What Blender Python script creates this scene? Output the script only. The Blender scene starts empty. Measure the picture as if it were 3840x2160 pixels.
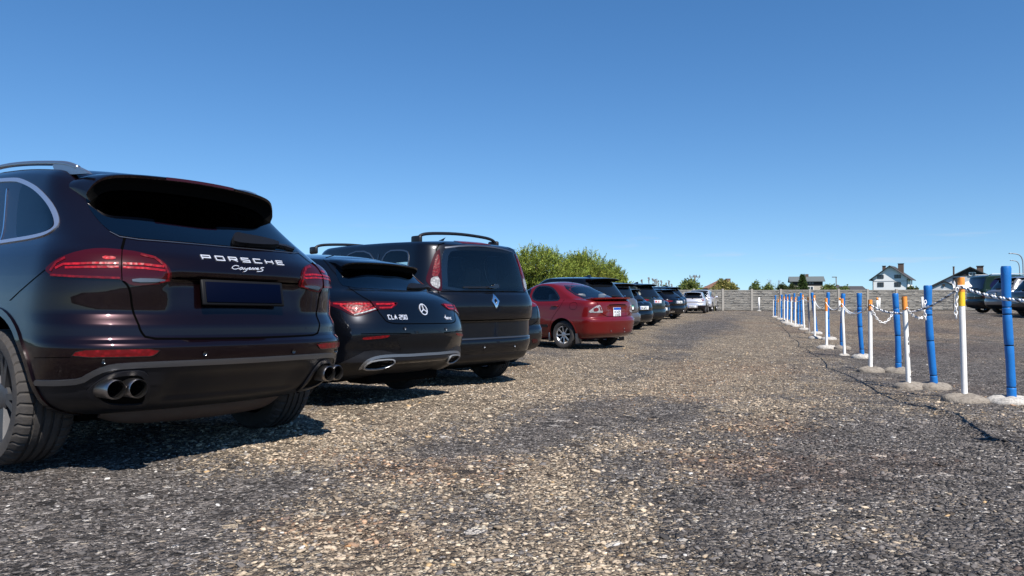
import bpy, bmesh, math, random
import numpy as np
from mathutils import Vector, Matrix, Euler
from mathutils.bvhtree import BVHTree
from mathutils.geometry import delaunay_2d_cdt
R = math.radians
random.seed(7)
rng = np.random.default_rng(7)
scene = bpy.context.scene
col = scene.collection

# ------------------------------------------------------------------ camera
F, CX, CY = 2773.0, 1920.0, 1080.0            # photograph is 3840 x 2160
PITCH = math.atan(48 / F)
CAM = Vector((0, 0, 1.0))
cd = bpy.data.cameras.new('camera')
cd.sensor_width = 36.0
cd.lens = 36.0 * F / 3840.0
cd.clip_start = 0.05
cd.clip_end = 3000
cam = bpy.data.objects.new('camera', cd)
cam.location = CAM
cam.rotation_euler = (R(90) + PITCH, 0, 0)
col.objects.link(cam)
scene.camera = cam


def ray(px, py):
    a, b = (px - CX) / F, -(py - CY) / F
    c, s = math.cos(PITCH), math.sin(PITCH)
    return Vector((a, c - b * s, s + b * c)).normalized()


def at_depth(px, py, Y):
    d = ray(px, py)
    return CAM + d * (Y / d.y)


# ------------------------------------------------------------------ terrain
def pchip(xs, ys):
    xs = np.asarray(xs, float); ys = np.asarray(ys, float)
    h = np.diff(xs); dl = np.diff(ys) / h
    m = np.zeros_like(ys)
    for i in range(1, len(xs) - 1):
        if dl[i - 1] * dl[i] > 0:
            w1 = 2 * h[i] + h[i - 1]; w2 = h[i] + 2 * h[i - 1]
            m[i] = (w1 + w2) / (w1 / dl[i - 1] + w2 / dl[i])
    m[0] = dl[0]; m[-1] = dl[-1]

    def f(x):
        x = np.clip(np.asarray(x, float), xs[0], xs[-1])
        k = np.clip(np.searchsorted(xs, x, side='right') - 1, 0, len(xs) - 2)
        t = (x - xs[k]) / h[k]
        return ((1 + 2 * t) * (1 - t) ** 2 * ys[k] + t * (1 - t) ** 2 * h[k] * m[k]
                + t * t * (3 - 2 * t) * ys[k + 1] + t * t * (t - 1) * h[k] * m[k + 1])
    return f


_prof = pchip([-50, 4, 7.4, 9.4, 11, 15, 20, 30, 40, 53, 62, 90],
              [.065, .07, .065, -.05, -.09, -.10, -.10, -.04, .06, .22, .25, .25])


def terrain(x, y):
    x = np.asarray(x, float); y = np.asarray(y, float)
    bump = .42 * np.exp(-(((x - 23) / 6.5) ** 2 + ((y - 33.5) / 7.5) ** 2))
    sh = np.clip(.3 * (x + 1.5), -2.5, 2.5)
    sh = sh * np.clip((30 - y) / 20, 0, 1)
    return _prof(y + sh) + bump


def ground_pt(px, py):
    d = ray(px, py)
    t = 3.0
    for _ in range(60):
        p = CAM + d * t
        z = float(terrain(p.x, p.y))
        tn = (z - CAM.z) / d.z
        t = .5 * t + .5 * tn
    p = CAM + d * t
    p.z = float(terrain(p.x, p.y))
    return p


# ------------------------------------------------------------------ objects
def tag(o, label=None, cat=None, group=None, kind=None):
    if label: o['label'] = label
    if cat: o['category'] = cat
    if group: o['group'] = group
    if kind: o['kind'] = kind
    return o


def empty(name, loc=(0, 0, 0), rz=0, label=None, cat=None, group=None, scale=1.0, roll=0.0):
    o = bpy.data.objects.new(name, None)
    o.empty_display_size = .1
    col.objects.link(o)
    o.rotation_mode = 'XYZ'
    o.matrix_world = Matrix.Translation(loc) @ Matrix.Rotation(rz, 4, 'Z') @ Matrix.Rotation(roll, 4, 'Y') @ Matrix.Scale(scale, 4)
    tag(o, label, cat, group)
    return o


def mesh_obj(name, verts, faces, mat, parent=None, smooth=True, normals=None):
    me = bpy.data.meshes.new(name)
    me.from_pydata([tuple(v) for v in verts], [], [tuple(f) for f in faces])
    for m in (mat if isinstance(mat, (list, tuple)) else [mat]):
        me.materials.append(m)
    me.polygons.foreach_set('use_smooth', [smooth] * len(me.polygons))
    if normals is not None:
        me.normals_split_custom_set_from_vertices([tuple(n) for n in normals])
    me.update()
    o = bpy.data.objects.new(name, me)
    col.objects.link(o)
    if parent is not None:
        o.parent = parent
    return o


def copy_tree(o, parent=None):
    c = o.copy()
    col.objects.link(c)
    if parent is not None:
        c.parent = parent
    for ch in list(o.children):
        copy_tree(ch, c)
    return c


class MB:
    """collects simple shapes into one mesh"""
    def __init__(self):
        self.v = []; self.f = []

    def add(self, vs, fs):
        n = len(self.v)
        self.v += [tuple(v) for v in vs]
        self.f += [tuple(i + n for i in f) for f in fs]
        return self

    def box(self, c, s, M=None, bev=0.0):
        hx, hy, hz = s[0] / 2, s[1] / 2, s[2] / 2
        if bev <= 0:
            vs = [Vector((x * hx, y * hy, z * hz)) for x in (-1, 1) for y in (-1, 1) for z in (-1, 1)]
            fs = [(0, 1, 3, 2), (4, 6, 7, 5), (0, 4, 5, 1), (2, 3, 7, 6), (0, 2, 6, 4), (1, 5, 7, 3)]
        else:
            b = min(bev, hx * .9, hy * .9, hz * .9)
            bm = bmesh.new()
            bmesh.ops.create_cube(bm, size=1)
            for v in bm.verts: v.co = Vector((v.co.x * s[0], v.co.y * s[1], v.co.z * s[2]))
            bmesh.ops.bevel(bm, geom=bm.edges[:], offset=b, segments=2, affect='EDGES', profile=.5)
            bm.verts.index_update()
            vs = [v.co.copy() for v in bm.verts]; fs = [[v.index for v in f.verts] for f in bm.faces]
            bm.free()
        if M is not None: vs = [M @ v for v in vs]
        return self.add([v + Vector(c) for v in vs], fs)

    def lathe(self, prof, n=32, M=None, closed=False):
        """profile [(r, h)] turned about local z"""
        vs = []; fs = []
        k = len(prof)
        for i in range(n):
            a = 2 * math.pi * i / n
            for r, h in prof: vs.append(Vector((r * math.cos(a), r * math.sin(a), h)))
        rngk = k if closed else k - 1
        for i in range(n):
            for j in range(rngk):
                a = i * k + j; b = ((i + 1) % n) * k + j
                c = ((i + 1) % n) * k + (j + 1) % k; d = i * k + (j + 1) % k
                fs.append((a, b, c, d))
        if M is not None: vs = [M @ v for v in vs]
        return self.add(vs, fs)

    def tube(self, pts, r, n=8, cap=True):
        pts = [Vector(p) for p in pts]
        rs = r if isinstance(r, (list, tuple)) else [r] * len(pts)
        vs = []; fs = []
        up = Vector((0, 0, 1))
        prev = None
        for i, p in enumerate(pts):
            t = (pts[min(i + 1, len(pts) - 1)] - pts[max(i - 1, 0)])
            if t.length < 1e-9: t = Vector((0, 0, 1))
            t.normalize()
            if prev is None:
                a = t.cross(up) if abs(t.z) < .95 else t.cross(Vector((1, 0, 0)))
            else:
                a = prev - t * prev.dot(t)
            a.normalize(); prev = a
            b = t.cross(a)
            for k in range(n):
                w = 2 * math.pi * k / n
                vs.append(p + (a * math.cos(w) + b * math.sin(w)) * rs[i])
        for i in range(len(pts) - 1):
            for k in range(n):
                fs.append((i * n + k, i * n + (k + 1) % n, (i + 1) * n + (k + 1) % n, (i + 1) * n + k))
        if cap:
            fs.append(tuple(range(n))[::-1]); m = (len(pts) - 1) * n
            fs.append(tuple(range(m, m + n)))
        return self.add(vs, fs)

    def prism(self, outline, thick, M=None):
        """polygon in xy extruded along z by thick"""
        n = len(outline)
        vs = [Vector((x, y, 0)) for x, y in outline] + [Vector((x, y, thick)) for x, y in outline]
        fs = [tuple(range(n))[::-1], tuple(range(n, 2 * n))]
        fs += [(i, (i + 1) % n, n + (i + 1) % n, n + i) for i in range(n)]
        if M is not None: vs = [M @ v for v in vs]
        return self.add(vs, fs)

    def build(self, name, mat, parent=None, smooth=False, angle=None):
        o = mesh_obj(name, self.v, self.f, mat, parent, smooth)
        if smooth and angle:
            me = o.data
            bm = bmesh.new(); bm.from_mesh(me)
            for e in bm.edges:
                if len(e.link_faces) == 2 and e.calc_face_angle(0) > R(angle): e.smooth = False
                elif len(e.link_faces) != 2: e.smooth = False
            bm.to_mesh(me); bm.free()
        return o


# ------------------------------------------------------------------ materials
def nt(mat):
    mat.use_nodes = True
    t = mat.node_tree
    t.nodes.clear()
    return t


def node(t, kind, **kw):
    n = t.nodes.new(kind)
    for k, v in kw.items():
        if k.startswith('i_'):
            key = k[2:]
            key = int(key) if key.isdigit() else key.replace('_', ' ')
            n.inputs[key].default_value = v
        else:
            setattr(n, k, v)
    return n


def c4(c): return (c[0], c[1], c[2], 1.0)


def pbr(name, color, rough=.5, metal=0.0, coat=0.0, spec=.5, dirt=0.0, dirt_scale=6.0, dirt_col=(.16, .14, .11), bump=0.0, bump_scale=80.0, flake=0.0, coat_rough=.02, transmission=0.0):
    m = bpy.data.materials.new(name)
    t = nt(m)
    out = node(t, 'ShaderNodeOutputMaterial')
    b = node(t, 'ShaderNodeBsdfPrincipled')
    b.inputs['Base Color'].default_value = c4(color)
    b.inputs['Roughness'].default_value = rough
    b.inputs['Metallic'].default_value = metal
    b.inputs['Coat Weight'].default_value = coat
    b.inputs['Coat Roughness'].default_value = coat_rough
    b.inputs['Specular IOR Level'].default_value = spec
    b.inputs['Transmission Weight'].default_value = transmission
    t.links.new(b.outputs[0], out.inputs[0])
    tc = node(t, 'ShaderNodeTexCoord')
    if dirt > 0:
        nz = node(t, 'ShaderNodeTexNoise', i_Scale=dirt_scale, i_Detail=8.0, i_Roughness=.7)
        t.links.new(tc.outputs['Object'], nz.inputs['Vector'])
        rp = node(t, 'ShaderNodeMapRange', i_1=.45, i_2=.8, i_3=0.0, i_4=dirt)
        t.links.new(nz.outputs['Fac'], rp.inputs[0])
        mx = node(t, 'ShaderNodeMix', data_type='RGBA')
        mx.inputs[6].default_value = c4(color); mx.inputs[7].default_value = c4(dirt_col)
        t.links.new(rp.outputs[0], mx.inputs[0]); t.links.new(mx.outputs[2], b.inputs['Base Color'])
        rr = node(t, 'ShaderNodeMapRange', i_1=.3, i_2=.8, i_3=rough, i_4=min(1, rough + dirt * .6))
        t.links.new(nz.outputs['Fac'], rr.inputs[0]); t.links.new(rr.outputs[0], b.inputs['Roughness'])
    if bump > 0:
        nb = node(t, 'ShaderNodeTexNoise', i_Scale=bump_scale, i_Detail=4.0)
        t.links.new(tc.outputs['Object'], nb.inputs['Vector'])
        bp = node(t, 'ShaderNodeBump', i_Strength=bump, i_Distance=.01)
        t.links.new(nb.outputs['Fac'], bp.inputs['Height']); t.links.new(bp.outputs[0], b.inputs['Normal'])
    return m


def paint(name, color, dirt=.12, metal=.0, flake=.0):
    """car lacquer: pigment with flakes under clear coat, a light film of dust"""
    m = bpy.data.materials.new(name)
    t = nt(m)
    out = node(t, 'ShaderNodeOutputMaterial')
    b = node(t, 'ShaderNodeBsdfPrincipled')
    b.inputs['Base Color'].default_value = c4(color)
    b.inputs['Roughness'].default_value = .30
    b.inputs['Metallic'].default_value = metal
    b.inputs['Coat Weight'].default_value = 1.0
    b.inputs['Coat Roughness'].default_value = .025
    b.inputs['Coat IOR'].default_value = 1.39 if metal > 0 else 1.38
    b.inputs['Specular IOR Level'].default_value = .3 if metal > 0 else .02
    tc = node(t, 'ShaderNodeTexCoord')
    nz = node(t, 'ShaderNodeTexNoise', i_Scale=3.0, i_Detail=9.0, i_Roughness=.65)
    t.links.new(tc.outputs['Object'], nz.inputs['Vector'])
    # road dust gathers low on the body
    sp = node(t, 'ShaderNodeSeparateXYZ'); t.links.new(tc.outputs['Object'], sp.inputs[0])
    hz = node(t, 'ShaderNodeMapRange', i_1=.25, i_2=.85, i_3=1.0, i_4=.18); t.links.new(sp.outputs[2], hz.inputs[0])
    dm = node(t, 'ShaderNodeMath', operation='MULTIPLY'); t.links.new(nz.outputs['Fac'], dm.inputs[0]); t.links.new(hz.outputs[0], dm.inputs[1])
    df = node(t, 'ShaderNodeMath', operation='MULTIPLY', i_1=dirt); t.links.new(dm.outputs[0], df.inputs[0])
    mx = node(t, 'ShaderNodeMix', data_type='RGBA')
    mx.inputs[6].default_value = c4(color); mx.inputs[7].default_value = (.13, .115, .10, 1)
    t.links.new(df.outputs[0], mx.inputs[0]); t.links.new(mx.outputs[2], b.inputs['Base Color'])
    cr = node(t, 'ShaderNodeMapRange', i_1=.35, i_2=.75, i_3=.015, i_4=.015 + dirt * .35); t.links.new(nz.outputs['Fac'], cr.inputs[0])
    t.links.new(cr.outputs[0], b.inputs['Coat Roughness'])
    # orange peel, barely there
    n2 = node(t, 'ShaderNodeTexNoise', i_Scale=9.0, i_Detail=2.0); t.links.new(tc.outputs['Object'], n2.inputs['Vector'])
    bp = node(t, 'ShaderNodeBump', i_Strength=.02, i_Distance=.02); t.links.new(n2.outputs['Fac'], bp.inputs['Height'])
    t.links.new(bp.outputs[0], b.inputs['Coat Normal'])
    t.links.new(b.outputs[0], out.inputs[0])
    return m


def glass(name, tint=(.35, .38, .38), refl=1.0, ior=1.52):
    m = bpy.data.materials.new(name)
    t = nt(m)
    out = node(t, 'ShaderNodeOutputMaterial')
    tr = node(t, 'ShaderNodeBsdfTransparent', i_Color=c4(tint))
    gl = node(t, 'ShaderNodeBsdfGlossy', i_Color=(refl, refl, refl, 1), i_Roughness=.01)
    fr = node(t, 'ShaderNodeFresnel', i_IOR=ior)
    mx = node(t, 'ShaderNodeMixShader')
    t.links.new(fr.outputs[0], mx.inputs[0]); t.links.new(tr.outputs[0], mx.inputs[1]); t.links.new(gl.outputs[0], mx.inputs[2])
    t.links.new(mx.outputs[0], out.inputs[0])
    return m


def lens(name, color, rough=.05, mixw=.55):
    """tinted lamp plastic with a moulded pattern inside"""
    m = bpy.data.materials.new(name)
    t = nt(m)
    out = node(t, 'ShaderNodeOutputMaterial')
    b = node(t, 'ShaderNodeBsdfPrincipled')
    b.inputs['Roughness'].default_value = .35
    b.inputs['Coat Weight'].default_value = .5
    b.inputs['Specular IOR Level'].default_value = .15
    b.inputs['Coat Roughness'].default_value = .02
    tc = node(t, 'ShaderNodeTexCoord')
    v = node(t, 'ShaderNodeTexVoronoi', i_Scale=42.0); t.links.new(tc.outputs['Object'], v.inputs['Vector'])
    rp = node(t, 'ShaderNodeMapRange', i_1=0.0, i_2=.6, i_3=1.25, i_4=.55); t.links.new(v.outputs['Distance'], rp.inputs[0])
    mul = node(t, 'ShaderNodeVectorMath', operation='SCALE'); mul.inputs[0].default_value = color
    t.links.new(rp.outputs[0], mul.inputs['Scale']); t.links.new(mul.outputs[0], b.inputs['Base Color'])
    bp = node(t, 'ShaderNodeBump', i_Strength=.5, i_Distance=.004); t.links.new(v.outputs['Distance'], bp.inputs['Height']); t.links.new(bp.outputs[0], b.inputs['Normal'])
    t.links.new(b.outputs[0], out.inputs[0])
    return m


M = {}
M['mahogany'] = paint('dark mahogany lacquer', (.0085, .0024, .0039), .002, .75)
M['black_paint'] = paint('black lacquer', (.0026, .0034, .0064), .002, .6)
M['van_black'] = paint('faded black lacquer', (.0038, .0044, .0070), .008, .5)
M['red_paint'] = paint('metallic red lacquer', (.115, .0028, .0030), .04, .15)
M['grey_paint'] = paint('warm grey lacquer', (.095, .085, .082), .2, .3)
M['dark_grey_paint'] = paint('graphite lacquer', (.03, .032, .038), .15, .3)
M['green_black_paint'] = paint('dark green lacquer', (.010, .016, .013), .12, .2)
M['silver_grey_paint'] = paint('silver grey lacquer', (.20, .20, .21), .08, .5)
M['silver_paint'] = paint('silver lacquer', (.62, .62, .66), .12, .55)
M['white_paint'] = paint('pearl white lacquer', (.72, .72, .73), .1)
M['green_paint'] = paint('faded green lacquer', (.012, .028, .023), .15)
M['soft_black'] = pbr('unpainted black plastic', (.0065, .0068, .0095), .42, dirt=.03, spec=.35)
M['gloss_black'] = pbr('gloss black trim', (.006, .006, .007), .08, coat=1)
M['rubber'] = pbr('tyre rubber', (.028, .025, .024), .72, dirt=.5, dirt_scale=9, dirt_col=(.10, .085, .07), bump=.2)
M['gap'] = pbr('panel gap', (.0008, .0008, .0008), .9, spec=.02)
M['dark_void'] = pbr('dark liner and shade', (.0025, .0025, .0025), .9, spec=.05)  # near-black liner, also used as painted shade in recesses and undersides
M['cabin'] = pbr('dark cabin trim', (.018, .018, .020), .85)
M['seat'] = pbr('dark seat cloth', (.022, .022, .025), .9)
M['seat_grey'] = pbr('grey seat cloth', (.16, .16, .17), .95)
M['chrome'] = pbr('polished chrome', (.86, .86, .88), .16, 1.0)
M['satin'] = pbr('satin aluminium', (.66, .68, .74), .30, .9)
M['rail_satin'] = pbr('anodised rail', (.30, .32, .36), .34, .9)
M['wiper_black'] = pbr('wiper black', (.005, .005, .006), .5, spec=.15)
M['dark_satin'] = pbr('dull aluminium', (.20, .21, .23), .38, 1.0, dirt=.15)
M['steel_dull'] = pbr('dull exhaust trim', (.34, .35, .37), .42, .6)
M['steel'] = pbr('brushed steel', (.36, .34, .33), .3, 1.0)
M['alloy'] = pbr('silver alloy wheel', (.45, .45, .46), .3, .9, dirt=.35, dirt_scale=20)
M['alloy_dark'] = pbr('grey alloy wheel', (.085, .085, .09), .4, .7, dirt=.2)
M['glass_dark'] = glass('privacy glass', (.13, .14, .15), ior=1.75)
M['glass_mid'] = glass('tinted glass', (.78, .83, .82), ior=1.55)
M['glass_clear'] = glass('clear glass', (.78, .83, .82), ior=1.6)
M['glass_blue'] = pbr('blue tinted glass', (.010, .014, .05), .04, spec=.7)
M['glass_solid'] = pbr('dark car glass', (.004, .005, .007), .02, spec=.6, coat=.0)
M['lamp_dark'] = pbr('smoked red lamp lens', (.030, .0010, .0025), .35, coat=.7, spec=.04)
M['lamp_red'] = lens('red lamp lens', (.15, .0022, .005))
M['lamp_bright'] = lens('bright red lamp bar', (.34, .007, .013))
M['lamp_white'] = lens('clear lamp lens', (.34, .34, .35))
M['plate_blue'] = pbr('dark blue plate cover', (.0006, .0018, .009), .5, spec=.03)
M['plate_white'] = pbr('white plate', (.74, .76, .76), .4)
M['plate_green'] = pbr('green plate', (.10, .36, .22), .4)
M['plate_eu'] = pbr('blue plate band', (.012, .07, .36), .4)
M['ink'] = pbr('black ink', (.01, .01, .012), .5)
M['ink_red'] = pbr('red ink', (.45, .02, .05), .5)
M['badge_white'] = pbr('bright badge metal', (.85, .85, .87), .25, .6)
# ------------------------------------------------------------------ car library
def chaikin(pts, n=2, closed=True):
    pts = [np.array(p, float) for p in pts]
    for _ in range(n):
        q = []
        m = len(pts)
        if not closed: q.append(pts[0])
        for i in range(m if closed else m - 1):
            a, b = pts[i], pts[(i + 1) % m]
            q += [a * .75 + b * .25, a * .25 + b * .75]
        if not closed: q.append(pts[-1])
        pts = q
    return pts


def densify(pts, res, closed=True):
    out = []
    m = len(pts)
    for i in range(m if closed else m - 1):
        a = np.array(pts[i], float); b = np.array(pts[(i + 1) % m], float)
        k = max(1, int(math.ceil(np.linalg.norm(b - a) / res)))
        for j in range(k): out.append(a + (b - a) * j / k)
    if not closed: out.append(np.array(pts[-1], float))
    return out


def inside(poly, x, y):
    c = False
    n = len(poly); j = n - 1
    for i in range(n):
        xi, yi = poly[i]; xj, yj = poly[j]
        if (yi > y) != (yj > y) and x < (xj - xi) * (y - yi) / (yj - yi) + xi: c = not c
        j = i
    return c


def smoothstep(a, b, x):
    t = np.clip((x - a) / (b - a), 0, 1)
    return t * t * (3 - 2 * t)


KR, KS, KF = 18, 26, 12


class Surf:
    """closed skin + smooth normals, for projecting onto"""
    def __init__(self, verts, faces):
        bm = bmesh.new()
        vs = [bm.verts.new(v) for v in verts]
        bm.verts.index_update()
        for f in faces:
            try: bm.faces.new([vs[i] for i in f])
            except ValueError: pass
        bmesh.ops.recalc_face_normals(bm, faces=bm.faces[:])
        bmesh.ops.triangulate(bm, faces=bm.faces[:])
        bm.normal_update()
        self.v = [v.co.copy() for v in bm.verts]
        self.n = [v.normal.copy() for v in bm.verts]
        self.t = [tuple(v.index for v in f.verts) for f in bm.faces]
        self.bvh = BVHTree.FromPolygons(self.v, self.t)
        bm.free()

    def normal(self, loc, idx):
        a, b, c = self.t[idx]
        A, B, C = self.v[a], self.v[b], self.v[c]
        v0, v1, v2 = B - A, C - A, loc - A
        d00, d01, d11 = v0.dot(v0), v0.dot(v1), v1.dot(v1)
        d20, d21 = v2.dot(v0), v2.dot(v1)
        den = d00 * d11 - d01 * d01
        if abs(den) < 1e-14: return self.n[a]
        v = (d11 * d20 - d01 * d21) / den; w = (d00 * d21 - d01 * d20) / den
        n = self.n[a] * (1 - v - w) + self.n[b] * v + self.n[c] * w
        return n.normalized() if n.length > 1e-9 else self.n[a]

    def hit(self, o, d, L=30):
        loc, n, i, dist = self.bvh.ray_cast(o, d, L)
        if loc is not None:
            nn = self.normal(loc, i)
            if nn.dot(d) > .2: nn = -nn
            return loc, nn
        best = None
        c = -o.dot(d) + Vector((0, 1, .8)).dot(d)
        for k in range(-60, 61):
            p = o + d * (c + k * .06)
            l, n, i, ds = self.bvh.find_nearest(p)
            if best is None or ds < best[0]: best = (ds, l, i)
        return best[1], self.normal(best[1], best[2])


class Car:
    def __init__(self, name, label, cat, paintm, rows, zb, loc, rz, scale=1.0, roll=0.0, group=None, D=None, br=(.02, .05), bf=(.06, .04),
                 bulge=.018, wb=2.8, wr=.34, crown=.045, fine=1.0, ymid=1.3, nlev=None, shelf=.28, deform=None, wy0=0.0):
        self.deform = deform; self.wy0 = wy0
        self.root = empty(name, loc, R(rz), label, cat, group, scale, R(roll))
        self.MW = Matrix.Translation(loc) @ Matrix.Rotation(R(rz), 4, 'Z') @ Matrix.Rotation(R(roll), 4, 'Y') @ Matrix.Scale(scale, 4)
        self.MI = self.MW.inverted()
        self.paint = paintm
        self.rows = np.array(rows, float); self.zb = zb; self.D = D
        self.br, self.bf, self.bulge, self.wb, self.wr, self.crown, self.fine, self.ymid = br, bf, bulge, wb, wr, crown, fine, ymid
        r = self.rows
        L = [0]
        for a, b in zip(r[:-1], r[1:]): L.append(L[-1] + math.dist(a[:3], b[:3]) + 1e-3)
        self.L = np.array(L)
        self.fn = [pchip(L, r[:, k]) for k in range(r.shape[1])]
        self.ztop = r[-1, 0]
        self.nlev = nlev or int(46 * fine)
        self.shelf = shelf
        v, f = self.skin()
        self.verts, self.faces = v, f
        self.surf = Surf(v, f)

    def loop(self, z, yr, hw, cr, n, yf, cf, inset=0.0):
        hw = hw - inset; yr = yr + inset; yf = yf - inset * 1.5
        cr = min(cr, (yf - yr) * .45); cf = min(cf, (yf - yr) * .45)
        kr, ks, kf = int(KR * self.fine), int(KS * self.fine), int(KF * self.fine)
        P = []
        for i in range(kr):
            t = i / kr * math.pi / 2
            P.append((hw * math.sin(t) ** (2 / n), yr + cr * (1 - math.cos(t) ** (2 / n))))
        y0, y1 = yr + cr, yf - cf
        for i in range(ks): P.append((hw, y0 + (y1 - y0) * i / ks))
        for i in range(kf + 1):
            t = math.pi / 2 * (1 - i / kf)
            P.append((hw * math.sin(t) ** (2 / 2.4) if t > 0 else 0, yf - cf * (1 - math.cos(t) ** (2 / 2.4))))
        P = np.array(P)
        x, y = P[:, 0], P[:, 1]
        u = np.clip((z - .5) / (self.ztop - .5), 0, 1)
        yA, yB = self.rows[:, 1].min(), self.rows[:, 5].max()
        ym = self.ymid
        x = x * (1 - (self.br[0] + (self.br[1] - self.br[0]) * u) * np.clip((ym - y) / (ym - yA), 0, 1) ** 2
                 - (self.bf[0] + (self.bf[1] - self.bf[0]) * u) * np.clip((y - ym) / (yB - ym), 0, 1) ** 2.5)
        for yw in (self.wy0, self.wb):
            x = x + (self.bulge * np.exp(-((y - yw) / .5) ** 2) * math.exp(-((z - self.wr * 1.7) / .26) ** 2)) * (x > .5 * hw)
        zz = np.full_like(x, z)
        if self.D is not None:
            w = float(smoothstep(self.zb, self.ztop - .04, z))
            zz = zz + w * np.array([self.D(a) for a in y])
        if self.deform is not None and inset == 0: x, y, zz = self.deform(x.copy(), y.copy(), zz.copy())
        right = np.stack([x, y, zz], 1)
        left = right[1:-1][::-1] * np.array([-1, 1, 1])
        return np.concatenate([right, left], 0), len(right)

    def skin(self, inset=0.0, z0=None):
        zs = []
        loops = []
        t0 = 0.0
        if z0 is not None:
            zz = self.fn[0](np.linspace(0, self.L[-1], 400)); t0 = np.linspace(0, self.L[-1], 400)[np.argmax(zz >= z0)]
        N = self.nlev if inset == 0 else 14
        # denser where the profile bends
        ts = np.unique(np.concatenate([np.linspace(t0, self.L[-1], N), self.L[self.L >= t0]])) if inset == 0 else np.linspace(t0, self.L[-1], N)
        for t in ts:
            p = [float(f(t)) for f in self.fn]
            if inset and t == ts[-1]: p[0] -= inset * .6
            lp, nr = self.loop(*p, inset=inset)
            loops.append(lp)
        top = [float(f(ts[-1])) for f in self.fn]
        ncr = 8
        for k in range(1, ncr + 1):
            fct = math.cos(k / ncr * math.pi / 2) if k < ncr else .012
            z = top[0] + self.crown * (1 - fct ** 2)
            s = 1 - fct
            if inset: z -= inset * .6
            lp, nr = self.loop(z, top[1] + s * self.shelf, top[2] * fct if not inset else (top[2] - inset) * fct + inset, max(.02, top[3] * (1 - .8 * s)), top[4], top[5] - s * self.shelf, max(.02, top[6] * (1 - .8 * s)), inset=inset)
            loops.append(lp)
        n = len(loops[0])
        V = np.concatenate(loops, 0)
        Fc = []
        for i in range(len(loops) - 1):
            for j in range(n):
                a = i * n + j; b = i * n + (j + 1) % n
                Fc.append((a, b, b + n, a + n))
        for base, flip in ((0, True), ((len(loops) - 1) * n, False)):
            for j in range(nr - 1):
                a, b = base + j, base + j + 1
                c, d = base + (n - j - 1) % n, base + (n - j) % n
                # right index j mirrors to left index n-j
                q = [a, b, base + (n - (j + 1)) % n if j + 1 < nr - 1 else None, base + (n - j) % n if j > 0 else None]
                q = [e for e in q if e is not None]
                q = list(dict.fromkeys(q))
                if len(q) >= 3: Fc.append(tuple(q[::-1] if flip else q))
        return [Vector(v) for v in V], Fc

    # ---------------- projecting
    def prj(self, mode):
        s = self.surf
        if mode == 'cam':
            o = self.MI @ CAM; m3 = self.MI.to_3x3()
            return lambda u, v: s.hit(o, (m3 @ ray(u, v)).normalized())
        if mode == 'rear': return lambda u, v: s.hit(Vector((u, -6, v)), Vector((0, 1, 0)))
        if mode == 'front': return lambda u, v: s.hit(Vector((u, 12, v)), Vector((0, -1, 0)))
        if mode == 'left': return lambda u, v: s.hit(Vector((-6, u, v)), Vector((1, 0, 0)))
        if mode == 'right': return lambda u, v: s.hit(Vector((6, u, v)), Vector((-1, 0, 0)))
        if mode == 'top': return lambda u, v: s.hit(Vector((u, v, 6)), Vector((0, 0, -1)))

    def trace(self, pts, mode='cam'):
        p = self.prj(mode)
        return [p(*q)[0] for q in pts]

    def patch(self, name, outline, mode, mat, parent=None, off=.003, res=None, sm=2, skirt=.008, mirror=False, hole=None, dome=0.0):
        """a panel lying on the skin, bounded by an outline; proud by off"""
        if res is None: res = 5.0 if mode == 'cam' else .035
        ol = chaikin(outline, sm) if sm else outline
        poly = densify(ol, res)
        P = self.prj(mode)
        hp = None
        xs = [p[0] for p in poly]; ys = [p[1] for p in poly]
        pts = [tuple(p) for p in poly]
        edges = [(i, (i + 1) % len(poly)) for i in range(len(poly))]
        if hole is not None:
            hp = densify(chaikin(hole, sm) if sm else hole, res)
            k = len(pts)
            pts += [tuple(p) for p in hp]
            edges += [(k + i, k + (i + 1) % len(hp)) for i in range(len(hp))]
        nb = len(pts)
        gx = np.arange(min(xs) + res / 2, max(xs), res); gy = np.arange(min(ys) + res / 2, max(ys), res)
        if len(gx) * len(gy) > 6000: raise RuntimeError('patch too fine ' + name)
        B = np.array(pts)
        for x in gx:
            for y in gy:
                if inside(poly, x, y) and (hp is None or not inside(hp, x, y)) and np.min(np.hypot(B[:, 0] - x, B[:, 1] - y)) > res * .45:
                    pts.append((x, y))
        v2, e2, f2, ov, oe, of = delaunay_2d_cdt([Vector(p) for p in pts], edges, [], 0, 1e-6)
        fs = []
        for f in f2:
            cx = sum(v2[i].x for i in f) / len(f); cy = sum(v2[i].y for i in f) / len(f)
            if inside(poly, cx, cy) and (hp is None or not inside(hp, cx, cy)): fs.append(list(f))
        V = []; N = []
        for p in v2:
            loc, n = P(p.x, p.y)
            h = off
            if dome: 
                dd = float(np.min(np.hypot(B[:, 0] - p.x, B[:, 1] - p.y))) / (res * 3)
                h = off + dome * min(1, dd)
            V.append(loc + n * h); N.append(n)
        return self._finish(name, V, N, fs, mat, parent, skirt, mirror)

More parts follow.
